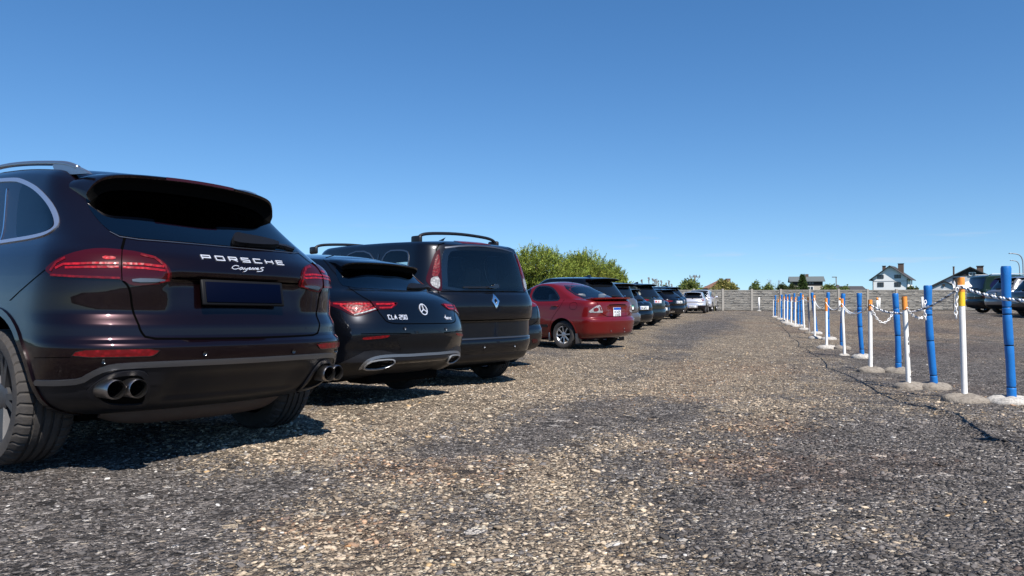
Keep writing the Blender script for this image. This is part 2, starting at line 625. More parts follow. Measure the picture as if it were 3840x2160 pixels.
    def _finish(self, name, V, N, fs, mat, parent, skirt, mirror):
        # orient outward
        for f in fs:
            a, b, c = V[f[0]], V[f[1]], V[f[2]]
            if (b - a).cross(c - a).dot(N[f[0]]) < 0: f.reverse()
        ec = {}
        for f in fs:
            for i in range(len(f)):
                a, b = f[i], f[(i + 1) % len(f)]
                ec[(a, b)] = 1
        V = list(V); N = list(N)
        if skirt:
            mp = {}
            bf = [(a, b) for (a, b) in ec if (b, a) not in ec]
            def dupv(i, low):
                k = (i, low)
                if k not in mp:
                    mp[k] = len(V); V.append(V[i] - N[i] * (skirt if low else 0)); N.append(None)
                return mp[k]
            for a, b in bf:
                q = [dupv(b, 0), dupv(a, 0), dupv(a, 1), dupv(b, 1)]
                fs.append(q)
                e = (V[a] - V[b]).cross(N[a])
                e = -e if e.length < 1e-12 else -e.normalized()
                for i in q:
                    N[i] = e if N[i] is None else (N[i] + e)
        N = [n.normalized() if n.length > 1e-9 else Vector((0, 0, 1)) for n in N]
        o = mesh_obj(name, V, fs, mat, parent or self.root, True, N)
        if mirror:
            V2 = [Vector((-v.x, v.y, v.z)) for v in V]; N2 = [Vector((-n.x, n.y, n.z)) for n in N]
            par = mirror if isinstance(mirror, bpy.types.Object) else self.root
            o2 = mesh_obj(name, V2, [f[::-1] for f in fs], mat, par, True, N2)
            return o, o2
        return o

    def ribbon(self, name, lines, width, mode, mat, parent=None, off=.0015, skirt=0.0, res=None, sm=0, mirror=False):
        """thin strips following the skin (gaps, trim, lettering)"""
        if res is None: res = 4.0 if mode == 'cam' else .02
        if len(lines) > 1 and name in ('panel_gap', 'exhaust_rim', 'side_moulding', 'light_bar', 'light_guide', 'pillar_trim'):
            r = None
            for l_ in lines: r = self.ribbon(name, [l_], width, mode, mat, parent, off, skirt, res, sm, mirror)
            return r
        P = self.prj(mode)
        V = []; N = []; fs = []
        for ln in lines:
            closed = len(ln) > 2 and tuple(ln[0]) == tuple(ln[-1])
            l2 = ln[:-1] if closed else ln
            if sm: l2 = chaikin(l2, sm, closed)
            q = densify(l2, res, closed)
            m = len(q)
            k0 = len(V)
            for i in range(m):
                if closed: t0, t1 = q[(i + 1) % m] - q[i], q[i] - q[i - 1]
                else:
                    t0 = q[min(i + 1, m - 1)] - q[min(i, m - 2)]; t1 = q[max(i, 1)] - q[max(i - 1, 0)]
                a = t0 / (np.linalg.norm(t0) + 1e-12); b = t1 / (np.linalg.norm(t1) + 1e-12)
                t = a + b; t = t / (np.linalg.norm(t) + 1e-12)
                nn = np.array([-t[1], t[0]])
                sc = 1 / max(.55, float(np.dot(nn, np.array([-a[1], a[0]]))))
                for s in (-1, 1):
                    p = q[i] + nn * s * width / 2 * sc
                    loc, n = P(*p)
                    V.append(loc + n * off); N.append(n)
            for i in range(m if closed else m - 1):
                j = (i + 1) % m
                fs.append([k0 + 2 * i, k0 + 2 * i + 1, k0 + 2 * j + 1, k0 + 2 * j])
        return self._finish(name, V, N, fs, mat, parent, skirt, mirror)

    # ---------------- the body with wheel wells, cabin and window openings
    def make_body(self, wins=(), hollow=True, well_r=None, well_in=.42, lower=None, name='body', zcab=None):
        """wins: list of (mode, outline) openings"""
        mats = [self.paint, M['dark_void'], M['cabin'], M['soft_black']]
        me = bpy.data.meshes.new('tmp')
        me.from_pydata([tuple(v) for v in self.verts], [], self.faces)
        for m in mats: me.materials.append(m)
        bm = bmesh.new(); bm.from_mesh(me)
        bmesh.ops.recalc_face_normals(bm, faces=bm.faces[:]); bm.to_mesh(me); bm.free()
        if lower is not None:
            for p in me.polygons:
                if p.center.z < lower: p.material_index = 3
        ob = bpy.data.objects.new('tmp', me); col.objects.link(ob)
        tmp = []

        def cutter(vs, fs, mi):
            m2 = bpy.data.meshes.new('cut'); m2.from_pydata([tuple(v) for v in vs], [], [tuple(f) for f in fs])
            for m in mats: m2.materials.append(m)
            b2 = bmesh.new(); b2.from_mesh(m2); bmesh.ops.recalc_face_normals(b2, faces=b2.faces[:]); b2.to_mesh(m2); b2.free()
            for p in m2.polygons: p.material_index = mi
            c = bpy.data.objects.new('cut', m2); col.objects.link(c)
            md = ob.modifiers.new('b', 'BOOLEAN'); md.operation = 'DIFFERENCE'; md.solver = 'EXACT'; md.object = c
            md.material_mode = 'TRANSFER'
            tmp.append(c)
        wr = well_r or self.wr + .06
        hw = self.rows[:, 2].max() + .2
        for yw in (self.wy0, self.wb):
            for s in (-1, 1):
                mb = MB()
                n = 40
                pts = [(wr * math.cos(2 * math.pi * i / n), wr * math.sin(2 * math.pi * i / n)) for i in range(n)]
                vs = [Vector((s * (hw - well_in - .2), yw + a, self.wr + b)) for a, b in pts] + [Vector((s * hw, yw + a, self.wr + b)) for a, b in pts]
                fs = [tuple(range(n)), tuple(range(n, 2 * n))[::-1]] + [(i, (i + 1) % n, n + (i + 1) % n, n + i) for i in range(n)]
                cutter(vs, fs, 1)
        if hollow:
            v, f = self.skin(inset=.055, z0=zcab or self.zb - .25)
            cutter(v, f, 2)
            for mode, ol in wins:
                pl = [tuple(p) for p in densify(chaikin(ol, 2), .12)]
                n = len(pl)
                if mode == 'side': A = [Vector((-1.4, a, b)) for a, b in pl]; B = [Vector((1.4, a, b)) for a, b in pl]
                elif mode == 'rear':
                    ya = min(self.rows[:, 1]) - .3
                    A = [Vector((a, ya, b)) for a, b in pl]; B = [Vector((a, .45 + .0, b)) for a, b in pl]
                else:
                    A = [Vector((a, self.wb * .55, b)) for a, b in pl]; B = [Vector((a, self.wb + 1.6, b)) for a, b in pl]
                vs = A + B
                fs = [tuple(range(n)), tuple(range(n, 2 * n))[::-1]] + [(i, (i + 1) % n, n + (i + 1) % n, n + i) for i in range(n)]
                cutter(vs, fs, 2)
        bpy.context.view_layer.update()
        dg = bpy.context.evaluated_depsgraph_get()
        me2 = bpy.data.meshes.new_from_object(ob.evaluated_get(dg))
        for c in tmp + [ob]:
            m = c.data; bpy.data.objects.remove(c); bpy.data.meshes.remove(m)
        me2.name = name
        if len(me2.materials) == 0:
            for m in mats: me2.materials.append(m)
        # keep the lacquered surface perfectly smooth: take normals from the uncut skin
        me2.polygons.foreach_set('use_smooth', [True] * len(me2.polygons))
        ln = [None] * len(me2.loops)
        vv = me2.vertices
        for p in me2.polygons:
            outer = p.material_index in (0, 3)
            for li in p.loop_indices:
                n = p.normal
                if outer:
                    co = vv[me2.loops[li].vertex_index].co
                    l, nn, i, d = self.surf.bvh.find_nearest(co)
                    q = self.surf.normal(l, i)
                    if d < .004 and q.dot(p.normal) > .5: n = q
                ln[li] = tuple(n)
        me2.normals_split_custom_set(ln)
        o = bpy.data.objects.new(name, me2); col.objects.link(o); o.parent = self.root
        self.body = o
        return o

    def side_window(self, outline, mat, frame=None, **k):
        a = self.patch('side_window', outline, 'left', mat, off=k.get('off', .002), res=k.get('res', .05))
        b = self.patch('side_window', outline, 'right', mat, off=k.get('off', .002), res=k.get('res', .05))
        if frame:
            for o, md in ((a, 'left'), (b, 'right')):
                self.ribbon('window_trim', [list(outline) + [outline[0]]], k.get('fw', .02), md, frame, parent=o, off=.005, skirt=.006, sm=2)
        return a, b

    def seats(self, ys, zseat=.55, mat=None, w=.5, xs=(-.38, .38), hb=.62, bench=None):
        for y in ys:
            for x in xs:
                mb = MB()
                mb.box((x, y, zseat), (w, .5, .16), bev=.05)
                Mr = Matrix.Rotation(R(-16), 4, 'X')
                mb.box((x, y - .27, zseat + hb / 2), (w * .95, .14, hb), M=Matrix.Rotation(R(14), 4, 'X'), bev=.06)
                mb.box((x, y - .37, zseat + hb + .11), (w * .5, .10, .19), M=Matrix.Rotation(R(8), 4, 'X'), bev=.045)
                mb.build('seat', mat or M['seat'], self.root, True)


# ------------------------------------------------------------------ wheels
def wheel_master(r=.34, w=.22, rim=.22, spokes=5, width=.06, twin=False, mat='alloy', detail=1, style='straight'):
    """built round local x (axle), outer face towards -x; returns wheel object with tyre and rim children"""
    T = Matrix.Rotation(R(-90), 4, 'Y')          # z -> -x
    h = w / 2
    wh = MB()
    wh.lathe([(0, -h * .2), (rim * .62, -h * .2), (rim * .62, h * .1), (0, h * .1)], 28, T)
    wh.lathe([(.03, h * .1), (rim * .3, h * .1), (rim * .3, h * .45), (.0, h * .5)], 20, T)
    wo = wh.build('wheel', M['dark_void'], None, True, 30)
    # tyre
    prof = [(rim - .012, h * .80), (rim + .006, h * .92), (rim + (r - rim) * .35, h * 1.0), (rim + (r - rim) * .72, h * .97), (r - .022, h * .90), (r - .008, h * .80), (r - .002, h * .70)]
    tp = []
    if detail:
        gs = [.46, 0.16, -.16, -.46]
        xs = .66
        for g in gs:
            tp += [(r - .001 + .002 * (1 - abs(g)), h * (g + .06)), (r - .010, h * (g + .045)), (r - .010, h * (g - .045)), (r - .001 + .002 * (1 - abs(g)), h * (g - .06))]
    else:
        tp = [(r, h * .3), (r, -h * .3)]
    full = prof + tp + [(a, -b) for a, b in prof[::-1]]
    if detail > 1:
        n = 240
        mb = MB(); vs = []; k = len(full)
        for i in range(n):
            a = 2 * math.pi * i / n
            for j, (rr, hh) in enumerate(full):
                q = rr
                ph = (i + (2 if hh < 0 else 0)) % 6
                if abs(hh) > h * .50 and rr > r - .024 and ph == 0: q = rr - .009
                aa = a + .10 * (hh / h) * (1 if rr > r - .03 else 0) * .4
                vs.append(T @ Vector((q * math.cos(aa), q * math.sin(aa), hh)))
        fs = []
        for i in range(n):
            for j in range(k - 1):
                fs.append((i * k + j, ((i + 1) % n) * k + j, ((i + 1) % n) * k + j + 1, i * k + j + 1))
        mb.add(vs, fs)
    else:
        mb = MB().lathe(full, 64 if detail else 28, T)
    mb.build('tyre', M['rubber'], wo, True, 35)
    # rim
    rm = MB()
    rm.lathe([(rim - .03, -h * .8), (rim - .028, h * .55), (rim - .012, h * .80), (rim + .004, h * .90), (rim + .006, h * .84)], 56 if detail else 28, T)
    hub = rim * .24
    for s in range(spokes):
        a0 = 2 * math.pi * s / spokes + .3
        offs = (-.5, .5) if twin else (0,)
        for of in offs:
            aa = a0 + of * .30
            e = Vector((math.cos(aa), math.sin(aa), 0)); sd = Vector((-e.y, e.x, 0))
            a1 = a0 + of * .16; e1 = Vector((math.cos(a1), math.sin(a1), 0)); sd1 = Vector((-e1.y, e1.x, 0))
            wi, wo_ = width * .55, width * .5
            ring = []
            for (cc, s_, hw_, zt, zb_) in ((e1 * hub, sd1, wi, h * .62, h * .35), (e * (rim * .62), sd, (wi + wo_) * .42, h * .72, h * .45), (e * (rim - .014), sd, wo_ * 1.1, h * .80, h * .5)):
                ring.append([cc + s_ * hw_ + Vector((0, 0, zb_)), cc + s_ * hw_ * .75 + Vector((0, 0, zt)), cc - s_ * hw_ * .75 + Vector((0, 0, zt)), cc - s_ * hw_ + Vector((0, 0, zb_))])
            vs = [T @ p for q in ring for p in q]
            fs = []
            for i in range(2):
                for j in range(4): fs.append((i * 4 + j, i * 4 + (j + 1) % 4, (i + 1) * 4 + (j + 1) % 4, (i + 1) * 4 + j))
            rm.add(vs, fs)
    rm.lathe([(hub * 1.25, h * .3), (hub * 1.25, h * .58), (hub, h * .64), (hub * .5, h * .66), (0, h * .66)], 24, T)
    rm.build('rim', M[mat], wo, True, 30)
    return wo


def fit_wheels(car, master, track, first=True):
    """four copies on the car; the outer face of the master looks to -x"""
    for yw in (car.wy0, car.wb):
        for s in (-1, 1):
            w = copy_tree(master, car.root)
            a = random.random() * 6
            w.matrix_local = Matrix.Translation((s * track / 2, yw, car.wr)) @ Matrix.Rotation(R(180) if s > 0 else 0, 4, 'Z') @ Matrix.Rotation(a, 4, 'X')


def drop_tree(o):
    for ch in list(o.children): drop_tree(ch)
    bpy.data.objects.remove(o)


# stroke alphabet for badges and plates, on a 0..1 x 0..1 cell
GL = {
 'P': [[(0, 0), (0, 1), (1, 1), (1, .45), (0, .45)]], 'O': [[(0, 0), (0, 1), (1, 1), (1, 0), (0, 0)]],
 'R': [[(0, 0), (0, 1), (1, 1), (1, .45), (0, .45)], [(.45, .45), (1, 0)]], 'S': [[(1, 1), (0, 1), (0, .52), (1, .48), (1, 0), (0, 0)]],
 'C': [[(1, 1), (0, 1), (0, 0), (1, 0)]], 'H': [[(0, 0), (0, 1)], [(1, 0), (1, 1)], [(0, .5), (1, .5)]],
 'E': [[(1, 1), (0, 1), (0, 0), (1, 0)], [(0, .5), (.9, .5)]], 'L': [[(0, 1), (0, 0), (1, 0)]],
 'A': [[(0, 0), (.5, 1), (1, 0)], [(.22, .36), (.78, .36)]], '2': [[(0, 1), (1, 1), (1, .52), (0, .48), (0, 0), (1, 0)]],
 '5': [[(1, 1), (0, 1), (0, .55), (1, .52), (1, 0), (0, 0)]], '0': [[(0, 0), (0, 1), (1, 1), (1, 0), (0, 0)]],
 '4': [[(.8, 0), (.8, 1), (0, .3), (1, .3)]], 'M': [[(0, 0), (0, 1), (.5, .35), (1, 1), (1, 0)]],
 'T': [[(0, 1), (1, 1)], [(.5, 1), (.5, 0)]], 'I': [[(.5, 0), (.5, 1)]], 'D': [[(0, 0), (0, 1), (.7, 1), (1, .7), (1, .3), (.7, 0), (0, 0)]],
 'W': [[(0, 1), (.25, 0), (.5, .7), (.75, 0), (1, 1)]], 'B': [[(0, 0), (0, 1), (.9, 1), (.9, .52), (0, .52)], [(.9, .52), (1, .5), (1, 0), (0, 0)]],
 'G': [[(1, 1), (0, 1), (0, 0), (1, 0), (1, .5), (.5, .5)]], 'K': [[(0, 0), (0, 1)], [(1, 1), (0, .45), (1, 0)]], 'X': [[(0, 0), (1, 1)], [(0, 1), (1, 0)]],
 'N': [[(0, 0), (0, 1), (1, 0), (1, 1)]], 'V': [[(0, 1), (.5, 0), (1, 1)]], 'Z': [[(0, 1), (1, 1), (0, 0), (1, 0)]], '1': [[(.2, .8), (.6, 1), (.6, 0)]], '7': [[(0, 1), (1, 1), (.4, 0)]],
 'F': [[(0, 0), (0, 1), (1, 1)], [(0, .5), (.8, .5)]], 'U': [[(0, 1), (0, 0), (1, 0), (1, 1)]], 'Y': [[(0, 1), (.5, .5), (1, 1)], [(.5, .5), (.5, 0)]],
 '8': [[(0, 0), (0, 1), (1, 1), (1, 0), (0, 0)], [(0, .5), (1, .5)]], '3': [[(0, 1), (1, 1), (1, 0), (0, 0)], [(.2, .5), (1, .5)]], '6': [[(1, 1), (0, 1), (0, 0), (1, 0), (1, .5), (0, .5)]], '9': [[(1, .5), (0, .5), (0, 1), (1, 1), (1, 0), (0, 0)]],
}


def text_lines(s, x0, z0, cw, chh, gap, slant=0.0):
    out = []
    x = x0
    for ch in s:
        if ch == ' ': x += cw * .9; continue
        for st in GL[ch]: out.append([(x + a * cw + slant * b * chh, z0 + b * chh) for a, b in st])
        x += cw + gap
    return out
# ------------------------------------------------------------------ near dark mahogany SUV
def zm(pts, x0, y0, s): return [(x0 + a * s, y0 + b * s) for a, b in pts]


ROWGROUP = 'cars parked at an angle in the left row'
ROW_CAY = [
 (.27, -.50, .78, .30, 2.6, 3.55, .6), (.33, -.80, .86, .45, 2.6, 3.66, .6), (.40, -.92, .915, .5, 2.7, 3.74, .6), (.50, -.985, .945, .52, 2.7, 3.78, .65),
 (.60, -1.033, .958, .52, 2.7, 3.80, .65), (.672, -1.038, .966, .52, 2.7, 3.79, .65), (.690, -1.030, .967, .52, 2.7, 3.77, .65), (.712, -.998, .968, .52, 2.7, 3.75, .65), (.730, -.992, .967, .52, 2.7, 3.73, .65),
 (.782, -.988, .966, .52, 2.7, 3.70, .65), (.792, -.984, .966, .52, 2.7, 3.69, .65), (.842, -.950, .966, .52, 2.7, 3.6, .65), (.855, -.947, .966, .52, 2.7, 3.55, .65),
 (.95, -.955, .967, .52, 2.7, 3.2, .65), (1.04, -.962, .962, .5, 2.6, 2.7, .7), (1.09, -.955, .953, .5, 2.6, 2.45, .6),
 (1.15, -.925, .935, .5, 2.6, 2.2, .55),
 (1.21, -.86, .90, .5, 2.6, 2.05, .5), (1.265, -.79, .855, .46, 2.6, 1.95, .5), (1.40, -.60, .79, .42, 2.6, 1.62, .45), (1.50, -.46, .745, .40, 2.6, 1.40, .4),
 (1.58, -.36, .70, .36, 2.5, 1.22, .4), (1.615, -.31, .655, .34, 2.5, 1.10, .4)]
_dcay = pchip([-1.2, -.6, -.3, 0, .5, 1.0, 1.6, 2.4, 4], [-.04, -.01, .02, .08, .125, .14, .125, .06, .0])


def deform_cay(x, y, z):
    # number plate niche, tilted towards the sky
    rear = y < -.5
    k = smoothstep(.83, .87, z) * (z < 1.055) * (1 - smoothstep(1.03, 1.055, z)) * (1 - smoothstep(.40, .47, np.abs(x)))
    dep = .045 * np.clip((z - .84) / .19, 0, 1)
    y = y + np.where(rear, k * dep, 0)
    # diffuser hollow between the exhausts
    k2 = smoothstep(.36, .40, z) * (1 - smoothstep(.50, .54, z)) * (1 - smoothstep(.38, .50, np.abs(x)))
    y = y + np.where(rear, k2 * .035, 0)
    return x, y, z


def make_cay():
    c = Car('parked_suv', 'dark mahogany SUV with four round exhaust pipes and silver roof rail, nearest the camera', 'suv', M['mahogany'], ROW_CAY, 1.24,
            (-2.369, 4.884, .075), 54.61, 1.0, 1.11, ROWGROUP, lambda y: float(_dcay(y)), br=(.015, .10), bulge=.022, wb=2.895, wr=.375, crown=.05, fine=1.6, deform=deform_cay, wy0=-.07)
    z1 = .4142
    A = lambda p: zm(p, 0, 560, z1)
    B = lambda p: zm(p, 600, 600, z1)
    Cc = lambda p: zm(p, 0, 1150, z1)
    Dd = lambda p: zm(p, 600, 1150, z1)
    root = c.root
    # window openings
    inner = A([(190, 288), (290, 320), (380, 390), (440, 480), (475, 580), (488, 665), (470, 710), (400, 750), (250, 785), (112, 815)])
    q = [(p.y, p.z) for p in c.trace(inner)]
    rearw = [(-.56, 1.285), (.56, 1.285), (.60, 1.40), (.60, 1.50), (.52, 1.575), (-.52, 1.575), (-.60, 1.50), (-.60, 1.40)]
    glassout = [(-.59, 1.258), (-.3, 1.254), (0, 1.252), (.3, 1.254), (.59, 1.258), (.63, 1.30), (.635, 1.40), (.62, 1.50), (.55, 1.60), (0, 1.61), (-.55, 1.60), (-.62, 1.50), (-.635, 1.40), (-.63, 1.30)]
    doorw = [(.50, 1.265), (1.16, 1.235), (1.16, 1.655), (.98, 1.665), (.62, 1.645)]
    frontw = [(1.26, 1.23), (2.35, 1.20), (2.10, 1.36), (1.72, 1.56), (1.42, 1.64), (1.26, 1.65)]
    ws = [(-.58, 1.22), (.58, 1.22), (.50, 1.52), (-.50, 1.52)]
    c.make_body([('side', q), ('side', doorw), ('side', frontw), ('rear', rearw), ('front', ws)], well_r=.47, lower=.50)
    # glass
    rw = c.patch('rear_window', glassout, 'rear', M['glass_dark'], off=.003, res=.045, sm=2)
    c.patch('window_frit', glassout, 'rear', M['gloss_black'], rw, off=.0012, res=.04, sm=2, hole=[(-.53, 1.30), (.53, 1.30), (.575, 1.40), (.57, 1.48), (.50, 1.54), (-.50, 1.54), (-.57, 1.48), (-.575, 1.40)])
    for ol in (q, doorw, frontw):
        c.side_window(ol, M['glass_dark'])
    c.patch('windscreen', [(-.62, 1.20), (.62, 1.20), (.54, 1.54), (-.54, 1.54)], 'front', M['glass_dark'], off=.002, res=.08)
    outer = A([(0, 274), (130, 270), (225, 296), (334, 356), (433, 458), (500, 575), (522, 662), (506, 705), (440, 757), (322, 792), (150, 822), (0, 850)])
    o2 = [(p.y, p.z) for p in c.trace(outer)]
    ring = [(2.42, 1.185), (2.12, 1.37), (1.74, 1.58), (1.40, 1.672), (1.0, 1.69)] + o2[1:-1] + [(.6, 1.235), (1.3, 1.205), (2.42, 1.185)]
    for md in ('left', 'right'):
        c.ribbon('window_trim', [ring], .024, md, M['satin'], off=.006, skirt=.012, sm=2, res=.03)
        c.ribbon('pillar_trim', [[(.405, 1.60), (.17, 1.245)], [(.56, 1.62), (.40, 1.24)]], .012, md, M['chrome'], off=.005, skirt=.006)
    # tail lamps
    lamp = A([(405, 1090), (480, 1025), (560, 975), (720, 922), (900, 897), (1095, 912), (1250, 932), (1430, 982), (1520, 1055), (1558, 1130), (1545, 1190), (1480, 1218), (1290, 1232), (1190, 1235), (1110, 1180), (950, 1172), (600, 1162), (470, 1145)])
    L, Rr = c.patch('tail_lamp', lamp, 'cam', M['lamp_dark'], off=.006, res=7, sm=1, skirt=.012, mirror=True, dome=.004)
    bars = [A([(515, 1080), (585, 1046), (830, 1038), (1075, 1038)]), A([(600, 1076), (830, 1070), (1075, 1070)]), A([(1112, 1040), (1300, 1048), (1480, 1068)]), A([(1112, 1072), (1300, 1080), (1492, 1100)])]
    c.ribbon('light_bar', bars, 7.5, 'cam', M['lamp_bright'], L, off=.0125, skirt=.003, mirror=Rr)
    c.ribbon('light_guide', [A([(1270, 962), (1400, 990), (1490, 1060), (1522, 1130), (1515, 1185), (1440, 1200)]), A([(470, 1105), (520, 1030), (600, 990)]), A([(470, 1140), (700, 1152), (1085, 1166)])], 8, 'cam', M['lamp_red'], L, off=.0118, skirt=.003, mirror=Rr)
    c.patch('reflex_glow', A([(925, 975), (1050, 980), (1045, 1008), (935, 1005)]), 'cam', M['lamp_bright'], L, off=.0125, res=5, sm=1, mirror=Rr)  # glow spot in the lens put in as a brighter red patch
    c.patch('reverse_lamp', A([(1190, 1166), (1490, 1172), (1480, 1200), (1200, 1205)]), 'cam', M['dark_satin'], L, off=.0122, res=5, sm=1, mirror=Rr)
    # bumper reflectors
    refl = Cc([(640, 460), (700, 392), (1000, 386), (1460, 378), (1400, 440), (1330, 452)])
    L2, R2 = c.patch('reflector', refl, 'cam', M['lamp_red'], off=.005, res=5, sm=1, mirror=True)
    c.ribbon('reflector_rim', [refl + [refl[0]]], 2.2, 'cam', M['gloss_black'], L2, off=.006, mirror=R2, sm=1)
    # lower bumper
    half = [(-.935, .500), (-.88, .506), (-.82, .515), (-.794, .548), (-.751, .580), (-.686, .592), (-.436, .596), (0, .594)]
    top = half + [(-x, z) for x, z in half[-2::-1]]
    c.patch('bumper_trim', top + [(.93, .47), (-.93, .47)], 'rear', M['soft_black'], off=.004, res=.04, sm=0, skirt=.008)
    c.ribbon('bumper_strip', [[(x, z - .012) for x, z in top]], .028, 'rear', M['dark_satin'], off=.010, skirt=.012, sm=1, res=.03)  # trim strip; its lighter grey stands in for sky on an upward edge
    cut = Cc([(805, 765), (880, 690), (1000, 615), (1150, 590), (1280, 588), (1330, 640), (1335, 760), (1320, 840), (1280, 880), (1000, 890), (880, 840)])
    cl = [(p.x, p.z) for p in c.trace(cut)]
    for s in (1, -1):
        pl = [(s * x, z) for x, z in cl]
        c.patch('exhaust_recess_shade', pl, 'rear', M['dark_void'], off=.007, res=.03, sm=1)  # no hollow here: flat near-black patch paints the shade around the pipes
        c.ribbon('exhaust_surround', [pl + [pl[0]]], .022, 'rear', M['soft_black'], off=.016, skirt=.014, sm=1, res=.02)
        for x, y in ((.725, -.955), (.628, -.985)):
            mb = MB()
            mb.lathe([(.040, .14), (.043, .0), (.046, -.012), (.049, -.008), (.051, .02), (.050, .18), (.01, .18)], 40, Matrix.Translation((s * x * -1, y, .462)) @ Matrix.Rotation(R(-90), 4, 'X') @ Matrix.Scale(1.0, 4, (1, 0, 0)))
            e = mb.build('exhaust_pipe', M['steel'], root, True, 40)
            MB().lathe([(0, .10), (.043, .10), (.041, .012)], 32, Matrix.Translation((s * x * -1, y, .462)) @ Matrix.Rotation(R(-90), 4, 'X')).build('pipe_bore', M['dark_void'], e, True)
    # panel joints
    gate = A([(1130, 790), (1118, 850), (1100, 910), (1096, 1050), (1100, 1178)]) + Cc([(1160, -190), (1182, -120), (1192, -20), (1212, 60), (1255, 170), (1275, 225), (1330, 288)])
    gl = [(p.x, p.z) for p in c.trace(gate)]
    g2 = gl + [(-.4, .712), (0, .708), (.4, .712)] + [(-x, z) for x, z in gl[::-1]]
    c.ribbon('panel_gap', [g2], .010, 'rear', M['gap'], off=.0022, sm=1, res=.02)
    c.ribbon('panel_gap', [A([(1106, 905), (1098, 1050), (1104, 1182)])], 4, 'cam', M['gap'], L, off=.014, mirror=Rr, skirt=.012)
    c.ribbon('panel_gap', [[(x, 1.040) for x in np.linspace(-.445, .445, 30)]], .007, 'rear', M['gap'], off=.002)
    c.ribbon('panel_gap', [Cc([(310, 463), (480, 460), (640, 458)])], 2.2, 'cam', M['gap'], off=.002, mirror=True)
    c.ribbon('panel_gap', [A([(410, 1090), (300, 1180), (180, 1285), (90, 1370)])], 2.4, 'cam', M['gap'], off=.002, mirror=True)
    c.ribbon('window_edge', [[(p[0], p[1] - .012) for p in [(-.625, 1.30), (-.59, 1.262), (-.3, 1.258), (0, 1.256), (.3, 1.258), (.59, 1.262), (.625, 1.30)]]], .0045, 'rear', M['dark_satin'], off=.004, sm=1)
    for md in ('left', 'right'):
        c.ribbon('panel_gap', [[(.45, 1.24), (.42, 1.0), (.50, .72)], [(1.22, 1.23), (1.24, .9), (1.22, .42)], [(2.28, 1.20), (2.36, .9), (2.33, .42)], [(.6, .40), (2.3, .40)]], .008, md, M['gap'], off=.0015)
        arch = [(c.wy0 + .485 * math.cos(a), .375 + .485 * math.sin(a)) for a in np.linspace(R(-8), R(188), 30)]
        c.ribbon('wheel_arch_lip', [arch], .035, md, M['mahogany'], off=.010, skirt=.014)
        arch2 = [(c.wb + .485 * math.cos(a), .375 + .485 * math.sin(a)) for a in np.linspace(R(-8), R(188), 30)]
        c.ribbon('wheel_arch_lip', [arch2], .035, md, M['mahogany'], off=.010, skirt=.014)
        for y in (.72, 1.65):
            MB().box((0, 0, 0), (.03, .2, .03), bev=.012).build('door_handle', M['mahogany'], root, True).location = ((-1 if md == 'left' else 1) * .955, y, 1.06)
    # plate in its niche
    Mp = Matrix.Translation((0, -.962, .968)) @ Matrix.Rotation(R(-12), 4, 'X')
    mb = MB().box((0, 0, 0), (.545, .02, .150), bev=.012)
    hold = mb.build('plate_holder', M['wiper_black'], root, True); hold.matrix_local = Mp
    pm = MB().box((0, -.012, 0), (.50, .008, .118), bev=.003).build('licence_plate', M['plate_blue'], hold, True)
    # badges
    P0, P1 = c.trace([(763, 971), (1056, 990)])
    c.ribbon('badge_lettering', text_lines('PORSCHE', -.240, 1.153, .050, .023, .0345), .0056, 'rear', M['badge_white'], off=.006, skirt=.006, res=.01)
    sc = [[(712, 966), (690, 957), (662, 962), (648, 977), (662, 991), (690, 990), (714, 980)], [(748, 978), (728, 975), (716, 988), (728, 997), (746, 980), (748, 994), (758, 992)],
          [(764, 977), (766, 992), (782, 990), (796, 976), (776, 1008), (756, 1013)], [(796, 990), (816, 984), (812, 976), (798, 984), (804, 996), (822, 991)],
          [(826, 996), (830, 980), (842, 980), (840, 996)], [(850, 996), (854, 980), (868, 981), (866, 996)], [(866, 992), (888, 986), (884, 979), (870, 986), (876, 998), (894, 993)],
          [(938, 978), (914, 976), (906, 986), (930, 994), (922, 1010), (876, 1013)]]
    c.ribbon('badge_script', [B(s) for s in sc], 2.1, 'cam', M['badge_white'], off=.005, skirt=.005, res=2.5, sm=1)
    # wiper
    wp = B([(655, 700), (690, 686), (740, 700), (900, 726), (1050, 764), (1062, 782), (1045, 800), (860, 795), (660, 776), (645, 740)])
    w = c.patch('wiper', wp, 'cam', M['wiper_black'], off=.030, res=7, sm=1, skirt=.03)
    c.ribbon('wiper_blade', [B([(1040, 778), (1130, 795), (1205, 822)])], 6, 'cam', M['soft_black'], w, off=.02, skirt=.018)
    # high brake lamp sits in the spoiler
    TR = [(-.625, -.37, 1.530), (-.60, -.40, 1.588), (-.55, -.44, 1.630), (-.42, -.47, 1.652), (-.2, -.495, 1.663), (0, -.50, 1.667)]
    TR = TR + [(-x, y, z) for x, y, z in TR[-2::-1]]
    FR = [(-.66, -.19, 1.57), (-.645, -.17, 1.60), (-.58, -.15, 1.645), (-.42, -.12, 1.675), (-.2, -.10, 1.69), (0, -.09, 1.695)]
    FR = FR + [(-x, y, z) for x, y, z in FR[-2::-1]]
    UN = [(-.60, -.375, 1.46), (-.575, -.36, 1.50), (-.52, -.35, 1.55), (-.40, -.36, 1.575), (-.2, -.38, 1.585), (0, -.385, 1.588)]
    UN = UN + [(-x, y, z) for x, y, z in UN[-2::-1]]
    n = len(TR)
    rows = []
    def up(curve, k=4):
        cc = chaikin(curve, 2, False); return [Vector(p) for p in cc]
    TRs, FRs, UNs = up(TR), up(FR), up(UN)
    n = len(TRs); V = []; 
